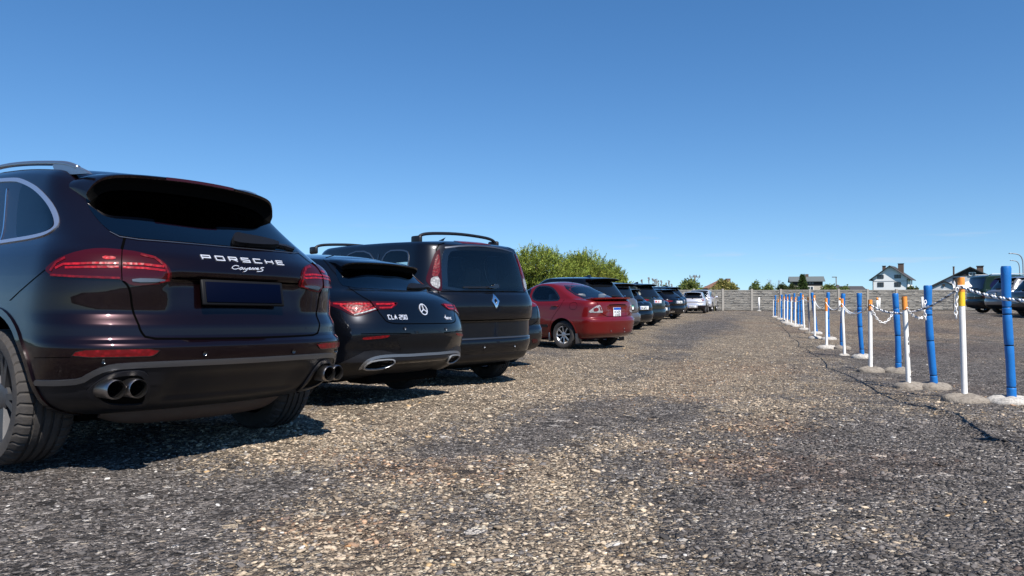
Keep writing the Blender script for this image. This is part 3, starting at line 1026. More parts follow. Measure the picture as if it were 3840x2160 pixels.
    for i in range(n):
        f, t, u = FRs[i], TRs[i], UNs[i]
        mid = (f + t) / 2 + Vector((0, 0, .012))
        V += [f - Vector((0, 0, .03)), f, mid, t + Vector((0, .012, .006)), t, t + Vector((0, .006, -.016)), Vector((u.x * .6 + t.x * .4, u.y * .7 + t.y * .3, t.z - .034)), u]
    k = 8; fs = []
    for i in range(n - 1):
        for j in range(k):
            fs.append((i * k + j, i * k + (j + 1) % k, (i + 1) * k + (j + 1) % k, (i + 1) * k + j))
    fs += [tuple(range(k))[::-1], tuple(range((n - 1) * k, n * k))]
    me = MB().add(V, [f[::-1] for f in fs])
    sp = me.build('roof_spoiler', M['mahogany'], root, True, 38)
    sp.data.materials.append(M['dark_void'])
    for p_ in sp.data.polygons:
        if len(p_.vertices) == 4 and p_.index % 8 in (5, 6): p_.material_index = 1  # black underside faces, made darker still to stand in for shade
    bl = []
    for i in range(n):
        if abs(TRs[i].x) < .27: bl.append(TRs[i])
    V = []; fs = []
    for i, t in enumerate(bl): V += [t + Vector((0, -.004, .004)), t + Vector((0, -.004, -.013))]
    fs = [(2 * i, 2 * i + 1, 2 * i + 3, 2 * i + 2) for i in range(len(bl) - 1)]
    MB().add(V, fs).build('brake_lamp', M['lamp_dark'], sp, True)
    # roof rails
    for s in (-1, 1):
        pts = [(1.52, 1.68), (1.46, 1.735), (1.30, 1.79), (.91, 1.815), (.5, 1.793), (.05, 1.745), (-.088, 1.724), (-.20, 1.690)]
        mb = MB()
        sm_ = chaikin([(0, a, b) for a, b in pts], 2, False)
        mb.tube([(s * .60, p[1], p[2]) for p in sm_], .016, 8)
        rl = mb.build('roof_rail', M['rail_satin'], root, True)
        mb = MB()
        mb.prism([(-.35, 1.640), (-.31, 1.662), (-.20, 1.698), (-.088, 1.728), (.05, 1.748), (.10, 1.735), (.06, 1.68), (-.15, 1.655)], .026, Matrix.Translation((s * .60 - .013, 0, 0)) @ Matrix(((0, 0, 1, 0), (1, 0, 0, 0), (0, 1, 0, 0), (0, 0, 0, 1))))
        mb.build('rail_foot', M['rail_satin'], rl)
    # under the car
    MB().tube(chaikin([(-.55, -.48, .34), (-.45, -.52, .30), (-.2, -.53, .285), (.2, -.53, .285), (.45, -.52, .30), (.55, -.48, .34)], 2, False), .085, 16).build('silencer', pbr('heat stained steel', (.07, .05, .042), .6, .4, dirt=.3), root, True)
    MB().box((0, .9, .27), (1.3, 2.6, .06)).build('underbody', M['dark_void'], root)
    MB().tube([(-.8, -.07, .36), (.8, -.07, .36)], .05, 10).build('axle', M['dark_void'], root, True)
    for p in c.trace([(386, 1356), (766, 1326), (1099, 1318)]):
        for s in ((1, -1) if abs(p.x) > .6 else (1,)):
            MB().lathe([(0, 0), (.013, 0), (.014, .004)], 16, Matrix.Translation((s * p.x, p.y - .004, p.z)) @ Matrix.Rotation(R(90), 4, 'X')).build('parking_sensor', M['gloss_black'], root, True)
    for s in (-1, 1):
        mb = MB().box((s * 1.06, 2.12, 1.20), (.22, .12, .16), bev=.05)
        mb.box((s * .95, 2.12, 1.15), (.12, .06, .04), bev=.01)
        mb.build('wing_mirror', M['mahogany'], root, True)
    c.seats((.55, 1.55), .66)
    MB().box((0, 2.05, 1.02), (1.5, .5, .3), bev=.08).build('dashboard', M['cabin'], root, True)
    wm = wheel_master(.375, .30, .262, 5, .05, True, 'alloy_dark', 2)
    fit_wheels(c, wm, 1.63); drop_tree(wm)
    return c
# ------------------------------------------------------------------ black shooting-brake estate
ROW_CLA = [
 (.21, -.50, .74, .3, 2.6, 3.45, .6), (.27, -.80, .84, .45, 2.6, 3.58, .6), (.35, -.95, .895, .5, 2.6, 3.66, .6), (.42, -1.02, .912, .5, 2.6, 3.70, .65), (.50, -1.02, .917, .5, 2.6, 3.71, .65),
 (.60, -1.045, .92, .5, 2.6, 3.70, .65), (.66, -1.055, .92, .5, 2.6, 3.67, .65), (.71, -1.05, .92, .5, 2.6, 3.6, .65), (.757, -1.04, .918, .5, 2.6, 3.5, .65),
 (.85, -1.01, .914, .5, 2.5, 3.1, .7), (.92, -.98, .902, .5, 2.5, 2.5, .6), (.985, -.93, .88, .5, 2.5, 2.15, .5), (1.035, -.85, .85, .5, 2.5, 2.0, .5), (1.083, -.74, .815, .48, 2.5, 1.9, .5),
 (1.20, -.575, .735, .42, 2.5, 1.6, .45), (1.30, -.46, .655, .38, 2.5, 1.35, .4), (1.345, -.40, .60, .35, 2.5, 1.2, .4)]
_dcla = pchip([-1.2, -.6, -.35, 0, .5, 1.1, 1.8, 2.4, 4], [-.03, -.02, 0, .035, .07, .09, .07, .03, 0])


def deform_cla(x, y, z):
    rear = y < -.5
    k = smoothstep(.46, .50, z) * (1 - smoothstep(.635, .655, z)) * (1 - smoothstep(.38, .46, np.abs(x)))
    k2 = smoothstep(.24, .28, z) * (1 - smoothstep(.36, .39, z)) * (1 - smoothstep(.36, .46, np.abs(x)))
    y = y + np.where(rear, k2 * .06, 0)
    return x, y, z


def spoiler(c, TR, FR, UN, mat, name='roof_spoiler', lift=.012, drop=.014):
    def full(cv): return cv + [(-x, y, z) for x, y, z in cv[-2::-1]]
    TRs, FRs, UNs = [[Vector(p) for p in chaikin(full(q), 2, False)] for q in (TR, FR, UN)]
    n = len(TRs); V = []
    for i in range(n):
        f, t_, u = FRs[i], TRs[i], UNs[i]
        V += [f - Vector((0, 0, .03)), f, (f + t_) / 2 + Vector((0, 0, lift)), t_ + Vector((0, .012, .005)), t_, t_ + Vector((0, .006, -drop)), Vector((u.x * .6 + t_.x * .4, u.y * .7 + t_.y * .3, t_.z - .026)), u]
    k = 8; fs = []
    for i in range(n - 1):
        for j in range(k): fs.append((i * k + j, (i + 1) * k + j, (i + 1) * k + (j + 1) % k, i * k + (j + 1) % k))
    fs += [tuple(range(k)), tuple(range((n - 1) * k, n * k))[::-1]]
    o = MB().add(V, fs).build(name, mat, c.root, True, 38)
    o.data.materials.append(M['dark_void'])
    for p_ in o.data.polygons:
        if len(p_.vertices) == 4 and p_.index % 8 in (5, 6): p_.material_index = 1  # shade below the lip put into these near-black underside faces
    return o


def mirrors(c, y, z, x, mat):
    for s in (-1, 1):
        mb = MB().box((s * (x + .11), y, z + .05), (.2, .11, .14), bev=.05)
        mb.add(*_arm(s, x, y, z))
        mb.build('wing_mirror', mat, c.root, True)


def _arm(s, x, y, z):
    b = MB().box((s * x, y, z), (.12, .05, .04))
    return b.v, b.f


def arches(c, r=None, w=.03, mat=None, off=.008):
    r = r or c.wr + .075
    for md in ('left', 'right'):
        for yc in (c.wy0, c.wb):
            c.ribbon('wheel_arch_lip', [[(yc + r * math.cos(a), c.wr + r * math.sin(a)) for a in np.linspace(R(-6), R(186), 26)]], w, md, mat or c.paint, off=off, skirt=.012, res=.05)


def make_cla():
    c = Car('parked_estate', 'black sporty estate with a round star badge beside the mahogany SUV', 'estate car', M['black_paint'], ROW_CLA, 1.06,
            (-1.60, 7.29, .074), 56.13, .95, 1.08, ROWGROUP, lambda y: float(_dcla(y)), br=(.02, .13), bulge=.03, wb=2.73, wr=.335, crown=.055, fine=1.4, deform=deform_cla)
    s5 = .4555
    A = lambda p: zm(p, 1130, 840, s5)
    B = lambda p: zm(p, 1400, 1120, .1933)
    root = c.root
    rearw = [(-.56, 1.10), (.56, 1.10), (.53, 1.2), (.45, 1.29), (-.45, 1.29), (-.53, 1.2)]
    qw = [(-.20, 1.10), (-.02, 1.09), (.10, 1.25), (.06, 1.29), (-.06, 1.26)]
    dw = [(.18, 1.09), (1.02, 1.06), (1.02, 1.36), (.55, 1.36), (.22, 1.31)]
    fw = [(1.12, 1.055), (2.05, 1.03), (1.75, 1.22), (1.40, 1.34), (1.12, 1.365)]
    c.make_body([('side', dw), ('side', fw), ('rear', rearw), ('front', [(-.55, 1.08), (.55, 1.08), (.45, 1.30), (-.45, 1.30)])], lower=.33)
    go = [(-.635, 1.085), (-.3, 1.078), (0, 1.076), (.3, 1.078), (.635, 1.085), (.615, 1.16), (.54, 1.28), (.49, 1.33), (-.49, 1.33), (-.54, 1.28), (-.615, 1.16)]
    rw = c.patch('rear_window', go, 'rear', M['glass_dark'], off=.003, res=.045, sm=1)
    c.patch('window_frit', go, 'rear', M['gloss_black'], rw, off=.0012, res=.045, sm=1, hole=[(-.53, 1.11), (.53, 1.11), (.50, 1.2), (.42, 1.275), (-.42, 1.275), (-.50, 1.2)])
    for w_ in (qw, dw, fw): c.side_window(w_, M['glass_dark'] if w_ is not qw else M['glass_solid'])
    c.patch('windscreen', [(-.58, 1.06), (.58, 1.06), (.48, 1.32), (-.48, 1.32)], 'front', M['glass_dark'], off=.002, res=.08)
    spoiler(c, [(-.535, -.42, 1.29), (-.52, -.46, 1.318), (-.42, -.50, 1.338), (0, -.53, 1.350)], [(-.54, -.25, 1.34), (-.5, -.22, 1.37), (-.4, -.2, 1.385), (0, -.18, 1.40)],
            [(-.50, -.42, 1.26), (-.48, -.42, 1.27), (-.40, -.44, 1.275), (0, -.47, 1.285)], M['black_paint'])
    lamp = A([(170, 655), (245, 642), (400, 637), (580, 640), (802, 641), (770, 685), (720, 706), (625, 706), (545, 738), (470, 762), (420, 758), (330, 706), (240, 675)])
    L, Rr = c.patch('tail_lamp', lamp, 'cam', M['lamp_dark'], off=.005, res=5, sm=1, skirt=.01, mirror=True, dome=.003)
    c.ribbon('light_bar', [A([(265, 658), (340, 664), (560, 660)]), A([(320, 672), (430, 738), (610, 688)]), A([(360, 690), (470, 700), (560, 676)]), A([(612, 662), (700, 662), (770, 660), (735, 690), (640, 692)])], 6, 'cam', M['lamp_bright'], L, off=.0095, skirt=.003, mirror=Rr, res=3)
    c.patch('light_field', A([(330, 652), (560, 650), (600, 676), (450, 735), (400, 715)]), 'cam', M['lamp_red'], L, off=.0088, res=5, sm=1, mirror=Rr)
    c.ribbon('light_dots', [A([(435, 750), (520, 728), (612, 700)])], 4.5, 'cam', M['lamp_white'], L, off=.0095, skirt=.002, mirror=Rr, res=3)
    c.ribbon('panel_gap', [A([(560, 632), (600, 690), (632, 712)])], 3, 'cam', M['gap'], L, off=.012, mirror=Rr)
    rf = A([(500, 946), (515, 932), (620, 924), (722, 914), (728, 920), (705, 936), (620, 946), (520, 953)])
    c.patch('reflector', rf, 'cam', M['lamp_red'], off=.005, res=4, sm=1, mirror=True)
    # grey lower bumper and bright strip
    st = [(p.x, p.z) for p in c.trace(A([(486, 1192), (500, 1165), (530, 1135), (590, 1105), (660, 1090), (770, 1083), (900, 1080)]))]
    st = st + [(0, st[-1][1] + .002)]
    stf = st + [(-x, z) for x, z in st[-2::-1]]
    tp = [(p.x, p.z) for p in c.trace(A([(330, 1140), (420, 1100), (520, 1050), (600, 1040), (680, 1042), (770, 1063), (860, 1080)]))]
    tpf = tp + [(-x, z) for x, z in tp[::-1]]
    c.patch('bumper_trim', tpf + [(.85, .28), (-.85, .28)], 'rear', M['soft_black'], off=.003, res=.04, sm=0)
    c.ribbon('bumper_strip', [stf], .026, 'rear', M['rail_satin'], off=.009, skirt=.012, sm=1, res=.03)
    ex = A([(502, 1192), (528, 1152), (590, 1124), (740, 1112), (768, 1128), (740, 1158), (640, 1190)])
    el = [(p.x, p.z) for p in c.trace(ex)]
    for s in (1, -1):
        pl = [(s * x, z) for x, z in el]
        p_ = c.patch('exhaust_tip', pl, 'rear', M['dark_void'], off=.005, res=.03, sm=1)
        c.ribbon('exhaust_rim', [pl + [pl[0]]], .010, 'rear', M['steel_dull'], p_, off=.016, skirt=.014, sm=1, res=.02)
    gate = [(p.x, p.z) for p in c.trace(A([(180, 292), (215, 330), (250, 378), (320, 450), (400, 532), (480, 590), (560, 632), (625, 710), (680, 780), (700, 802), (740, 816), (800, 822)]))]
    c.ribbon('panel_gap', [gate[4:] + [(0, gate[-1][1])] + [(-x, z) for x, z in gate[:3:-1]]], .009, 'rear', M['gap'], off=.002, sm=1)
    c.ribbon('panel_gap', [A([(180, 292), (215, 330), (250, 378), (320, 450), (400, 532)]), A([(200, 278), (270, 258), (420, 262)])], 2.0, 'cam', M['gap'], off=.002, mirror=True)
    c.ribbon('bumper_crease', [A([(490, 905), (620, 902), (780, 900), (900, 902)])], 3.2, 'cam', M['gap'], off=.002, mirror=True)
    c.patch('bumper_dark_area', [(-.42, .645), (.42, .645), (.36, .55), (.28, .475), (-.28, .475), (-.36, .55)], 'rear', M['wiper_black'], off=.002, res=.04, sm=1)  # near-black flat area across the middle of the bumper
    (p0, p1, p2, p3, q0, q1) = c.trace(A([(720, 784), (882, 784), (720, 764), (1003, 705), (1182, 788), (1250, 792)]))
    wd = (p1.x - p0.x)
    c.ribbon('badge_lettering', text_lines('CLA 250', p0.x, p0.z, wd * .098, .036, wd * .050), .0065, 'rear', M['badge_white'], off=.005, skirt=.005, res=.01)
    c.ribbon('badge_lettering', text_lines('4', q0.x, q0.z + .008, .020, .036, .004, .3) + text_lines('MATIC', q0.x + .024, q0.z + .002, .017, .020, .005), .0055, 'rear', M['badge_white'], off=.005, skirt=.005, res=.01)
    cx, cz = p3.x, p3.z
    circ = [(cx + .050 * math.cos(a), cz + .050 * math.sin(a)) for a in np.linspace(0, 2 * math.pi, 33)]
    circ[-1] = circ[0]
    star = [[(cx, cz), (cx + .047 * math.sin(R(k)), cz + .047 * math.cos(R(k)))] for k in (0, 120, 240)]
    c.ribbon('badge', [circ] + star, .009, 'rear', M['badge_white'], off=.007, skirt=.007, res=.01)
    w = c.patch('wiper', A([(868, 530), (875, 505), (905, 498), (1000, 508), (1035, 520), (1025, 535), (940, 540), (880, 540)]), 'cam', M['wiper_black'], off=.02, res=5, sm=1, skirt=.02)
    c.ribbon('wiper_blade', [A([(1020, 522), (1090, 545)])], 4, 'cam', M['soft_black'], w, off=.02, skirt=.015)
    for px in A([(850, 860), (1188, 866), (405, 890)]):
        p = c.trace([px])[0]
        MB().lathe([(0, 0), (.012, 0), (.013, .004)], 14, Matrix.Translation((p.x, p.y - .004, p.z)) @ Matrix.Rotation(R(90), 4, 'X')).build('parking_sensor', M['dark_satin'], root, True)
    for md in ('left', 'right'):
        c.ribbon('panel_gap', [[(.16, 1.09), (.2, .9), (.42, .6)], [(1.07, 1.06), (1.1, .8), (1.07, .35)]], .008, md, M['gap'], off=.0015)
        c.ribbon('window_trim', [[(-.1, 1.095), (.6, 1.075), (1.5, 1.045), (2.1, 1.02)]], .015, md, M['satin'], off=.005, skirt=.006)
    arches(c)
    MB().box((0, .9, .22), (1.3, 2.5, .06)).build('underbody', M['dark_void'], root)
    MB().box((0, -.62, .24), (1.0, .3, .10), bev=.03).build('silencer', M['dark_void'], root)
    c.seats((.35, 1.25), .5, hb=.52)
    MB().box((0, 1.95, .9), (1.4, .5, .25), bev=.08).build('dashboard', M['cabin'], root, True)
    mirrors(c, 1.85, 1.03, .86, M['black_paint'])
    wm = wheel_master(.335, .235, .235, 5, .045, True, 'alloy_dark', 1)
    fit_wheels(c, wm, 1.585); drop_tree(wm)
    return c


# ------------------------------------------------------------------ black minivan with roof bars
ROW_ESP = [
 (.24, -.45, .78, .3, 2.8, 3.55, .6), (.32, -.80, .865, .42, 3.0, 3.68, .6), (.40, -.86, .865, .42, 3.0, 3.74, .65), (.52, -.895, .882, .42, 3.0, 3.76, .65), (.555, -.892, .886, .42, 3.0, 3.74, .65),
 (.585, -.870, .89, .42, 3.0, 3.70, .65), (.77, -.869, .898, .42, 3.0, 3.5, .65), (.80, -.905, .90, .42, 3.0, 3.4, .65), (.95, -.925, .902, .42, 3.0, 2.9, .7), (1.08, -.88, .897, .42, 3.0, 2.55, .6),
 (1.114, -.84, .905, .40, 3.0, 2.45, .55), (1.25, -.815, .875, .40, 3.0, 2.15, .5), (1.40, -.785, .84, .38, 3.0, 2.0, .45), (1.585, -.735, .79, .36, 3.0, 1.86, .4), (1.645, -.715, .765, .34, 2.9, 1.82, .4), (1.675, -.66, .735, .32, 2.8, 1.78, .4)]
_desp = pchip([-1.2, -.7, -.3, .3, 1.0, 1.6, 2.2, 4], [-.02, 0, .015, .03, .035, .02, -.02, -.1])


def make_esp():
    c = Car('parked_minivan', 'black minivan with two roof bars and a diamond badge beside the sporty estate', 'minivan', M['van_black'], ROW_ESP, 1.10,
            (-.92, 9.84, -.084), 45.11, 1.07, -.15, ROWGROUP, lambda y: float(_desp(y)), br=(.012, .03), bulge=.015, wb=2.80, wr=.335, crown=.04, fine=1.3)
    A = lambda p: zm(p, 1560, 840, .4142)
    A2 = lambda p: zm(p, 1130, 840, .4555)
    root = c.root
    bot = 1.12
    gl = [(p.x, p.z) for p in c.trace(A([(880, 270), (915, 330), (945, 430), (968, 560), (976, 612)]))]
    xt, xb = gl[0][0], gl[-1][0]
    go = [(-xb, gl[-1][1]), (0, gl[-1][1] + .002), (xb, gl[-1][1]), (xb * .985, 1.22), (xb * .96, 1.40), (xt * 1.0, gl[0][1]), (xt * .8, gl[0][1] + .035), (0, gl[0][1] + .05), (-xt * .8, gl[0][1] + .035), (-xt, gl[0][1]), (-xb * .96, 1.40), (-xb * .985, 1.22)]
    rearw = [(x * .92, 1.345 + (z - 1.345) * .90) for x, z in go]
    q = [(-.40, 1.14), (.10, 1.13), (.16, 1.60), (-.26, 1.60), (-.38, 1.54)]
    d1 = [(.24, 1.13), (1.0, 1.12), (1.0, 1.63), (.28, 1.61)]
    d2 = [(1.10, 1.12), (2.30, 1.10), (2.05, 1.45), (1.85, 1.59), (1.10, 1.63)]
    c.make_body([('side', q), ('side', d1), ('side', d2), ('rear', rearw), ('front', [(-.68, 1.12), (.68, 1.12), (.60, 1.55), (-.60, 1.55)])], lower=.40)
    rw = c.patch('rear_window', go, 'rear', M['glass_mid'], off=.004, res=.05, sm=1)
    c.patch('window_frit', go, 'rear', M['gloss_black'], rw, off=.0015, res=.05, sm=1, hole=[(x * .97, 1.345 + (z - 1.345) * .97) for x, z in rearw])
    for w_ in (q, d1, d2): c.side_window(w_, M['glass_mid'], M['dark_satin'], fw=.016)
    c.patch('windscreen', [(-.72, 1.09), (.72, 1.09), (.63, 1.58), (-.63, 1.58)], 'front', M['glass_clear'], off=.002, res=.09)
    lamp = A([(216, 232), (205, 232), (172, 256), (142, 335), (112, 425), (86, 505), (110, 545), (150, 580), (205, 604), (234, 606), (233, 500), (226, 380)])
    L, Rr = c.patch('tail_lamp', lamp, 'cam', M['lamp_dark'], off=.006, res=5, sm=1, skirt=.01, mirror=True, dome=.004)
    c.patch('red_lens', A([(196, 270), (212, 300), (216, 470), (142, 478), (150, 430), (172, 320)]), 'cam', M['lamp_red'], L, off=.0112, res=4, sm=1, mirror=Rr)
    c.patch('clear_lens', A([(140, 482), (214, 474), (216, 594), (150, 566), (128, 530)]), 'cam', M['lamp_white'], L, off=.0112, res=4, sm=1, mirror=Rr)
    bl = c.trace(A([(505, 160), (700, 170), (700, 188), (512, 183)]))
    xs = [p.x for p in bl]; hwb = (max(xs) - min(xs)) / 2
    zc = sum(p.z for p in bl) / 4
    c.patch('brake_lamp', [(-hwb, zc - .014), (hwb, zc - .014), (hwb, zc + .016), (-hwb, zc + .016)], 'rear', M['lamp_red'], off=.006, res=.05, sm=0)
    c.ribbon('panel_gap', [[(xb * 1.0 + .02, gl[-1][1] - .006), (0, gl[-1][1] - .004), (-xb - .02, gl[-1][1] - .006)], [(-.80, .795), (0, .792), (.80, .795)]], .010, 'rear', M['gap'], off=.002, res=.03)
    c.ribbon('panel_gap', [[(-.76, 1.10), (-.80, 1.0), (-.815, .80), (-.78, .60)], [(.76, 1.10), (.80, 1.0), (.815, .80), (.78, .60)], [(-.70, 1.10), (-.67, 1.45), (-.62, 1.64), (-.5, 1.67)], [(.70, 1.10), (.67, 1.45), (.62, 1.64), (.5, 1.67)]], .010, 'rear', M['gap'], off=.002, sm=1, res=.03)
    c.ribbon('window_edge', [[(-xt * .95, gl[0][1] + .022), (-xt * .5, gl[0][1] + .055), (0, gl[0][1] + .066), (xt * .5, gl[0][1] + .055), (xt * .95, gl[0][1] + .022)]], .016, 'rear', M['dark_satin'], off=.006, skirt=.006, sm=1)
    c.ribbon('bumper_step', [[(-.92, .572), (-.6, .578), (0, .58), (.6, .578), (.92, .572)]], .018, 'rear', M['dark_grey_paint'], off=.008, skirt=.01, res=.03)
    lg = c.trace(A([(718, 700)]))[0]
    dx, dz = .042, .062
    ring = [(lg.x, lg.z + dz), (lg.x + dx, lg.z), (lg.x, lg.z - dz), (lg.x - dx, lg.z), (lg.x, lg.z + dz)]
    b_ = c.ribbon('badge', [ring], .026, 'rear', M['chrome'], off=.010, skirt=.010, res=.02)
    wp = c.patch('wiper', A([(640, 582), (650, 570), (690, 566), (694, 545), (730, 545), (742, 565), (738, 584), (690, 586)]), 'cam', M['gloss_black'], off=.03, res=4, sm=1, skirt=.03)
    c.ribbon('wiper_blade', [A([(425, 575), (560, 576), (680, 574)])], 5.5, 'cam', M['soft_black'], wp, off=.02, skirt=.018)
    for px in A([(616, 1112), (890, 1102)]):
        p = c.trace([px])[0]
        MB().lathe([(0, 0), (.013, 0), (.014, .004)], 14, Matrix.Translation((p.x, p.y - .005, p.z)) @ Matrix.Rotation(R(90), 4, 'X')).build('parking_sensor', M['dark_satin'], root, True)
    for yb, foot in ((-.30, .012), (2.0, -.02)):
        zr = 1.70 + (.0 if yb < 0 else -.01)
        pts = [(-.62, zr), (-.615, zr + .05), (-.56, zr + .088), (-.40, zr + .110), (0, zr + .128), (.40, zr + .110), (.56, zr + .088), (.615, zr + .05), (.62, zr)]
        mb = MB(); mb.tube([(x, yb, z) for x, z in chaikin(pts, 2, False)], .019, 8)
        bar = mb.build('roof_bar', M['soft_black'], root, True)
        for s in (-1, 1):
            MB().box((s * .615, yb + .03, zr + .02), (.05, .17, .10), bev=.02).build('bar_foot', M['soft_black'], bar, True)
    MB().add([(0, .1, 1.72), (.012, .02, 1.74), (-.012, .02, 1.74), (0, -.06, 1.80), (.012, .16, 1.74), (-.012, .16, 1.74)], [(0, 1, 3), (0, 3, 2), (1, 4, 3), (2, 3, 5), (4, 5, 3)]).build('aerial', M['soft_black'], root)
    for md in ('left', 'right'):
        c.ribbon('panel_gap', [[(.2, 1.12), (.25, .9), (.45, .65)], [(1.05, 1.1), (1.08, .8), (1.05, .35)]], .008, md, M['gap'], off=.0015)
        c.ribbon('pillar_trim', [[(.20, 1.12), (.22, 1.57)], [(1.05, 1.11), (1.05, 1.60)]], .03, md, M['gloss_black'], off=.004)
    arches(c)
    MB().box((0, .9, .24), (1.4, 2.6, .06)).build('underbody', M['dark_void'], root)
    c.seats((.25, 1.35), .6)
    MB().box((0, 2.15, .95), (1.5, .6, .3), bev=.08).build('dashboard', M['cabin'], root, True)
    mirrors(c, 2.0, 1.08, .88, M['van_black'])
    wm = wheel_master(.335, .225, .215, 6, .05, False, 'alloy', 1)
    fit_wheels(c, wm, 1.56); drop_tree(wm)
    return c


# ------------------------------------------------------------------ red saloon
ROW_COR = [
 (.20, -.45, .70, .3, 2.6, 3.25, .5), (.26, -.80, .79, .4, 2.6, 3.38, .55), (.36, -.90, .835, .42, 2.6, 3.46, .6), (.50, -.93, .853, .42, 2.6, 3.50, .6), (.61, -.95, .862, .42, 2.6, 3.48, .6),
 (.655, -.94, .862, .42, 2.6, 3.45, .6), (.70, -.885, .86, .42, 2.6, 3.40, .6), (.82, -.885, .858, .42, 2.6, 3.0, .65), (.94, -.88, .85, .40, 2.6, 2.55, .6), (1.02, -.865, .825, .40, 2.6, 2.2, .55),
 (1.055, -.82, .79, .38, 2.6, 2.1, .5), (1.078, -.66, .77, .34, 2.6, 2.03, .5), (1.095, -.46, .755, .30, 2.6, 1.98, .5), (1.16, -.30, .72, .30, 2.6, 1.82, .45), (1.28, -.03, .645, .30, 2.6, 1.52, .4), (1.40, .25, .565, .28, 2.6, 1.22, .35), (1.425, .36, .53, .26, 2.5, 1.1, .3)]
_dcor = pchip([-1, .2, .7, 1.2, 1.8, 3], [0, 0, .025, .02, 0, 0])


def deform_cor(x, y, z):
    rear = y < -.5
    k = smoothstep(.71, .74, z) * (1 - smoothstep(.92, .95, z)) * (1 - smoothstep(.30, .38, np.abs(x)))
    return x, y + np.where(rear, k * .025, 0), z


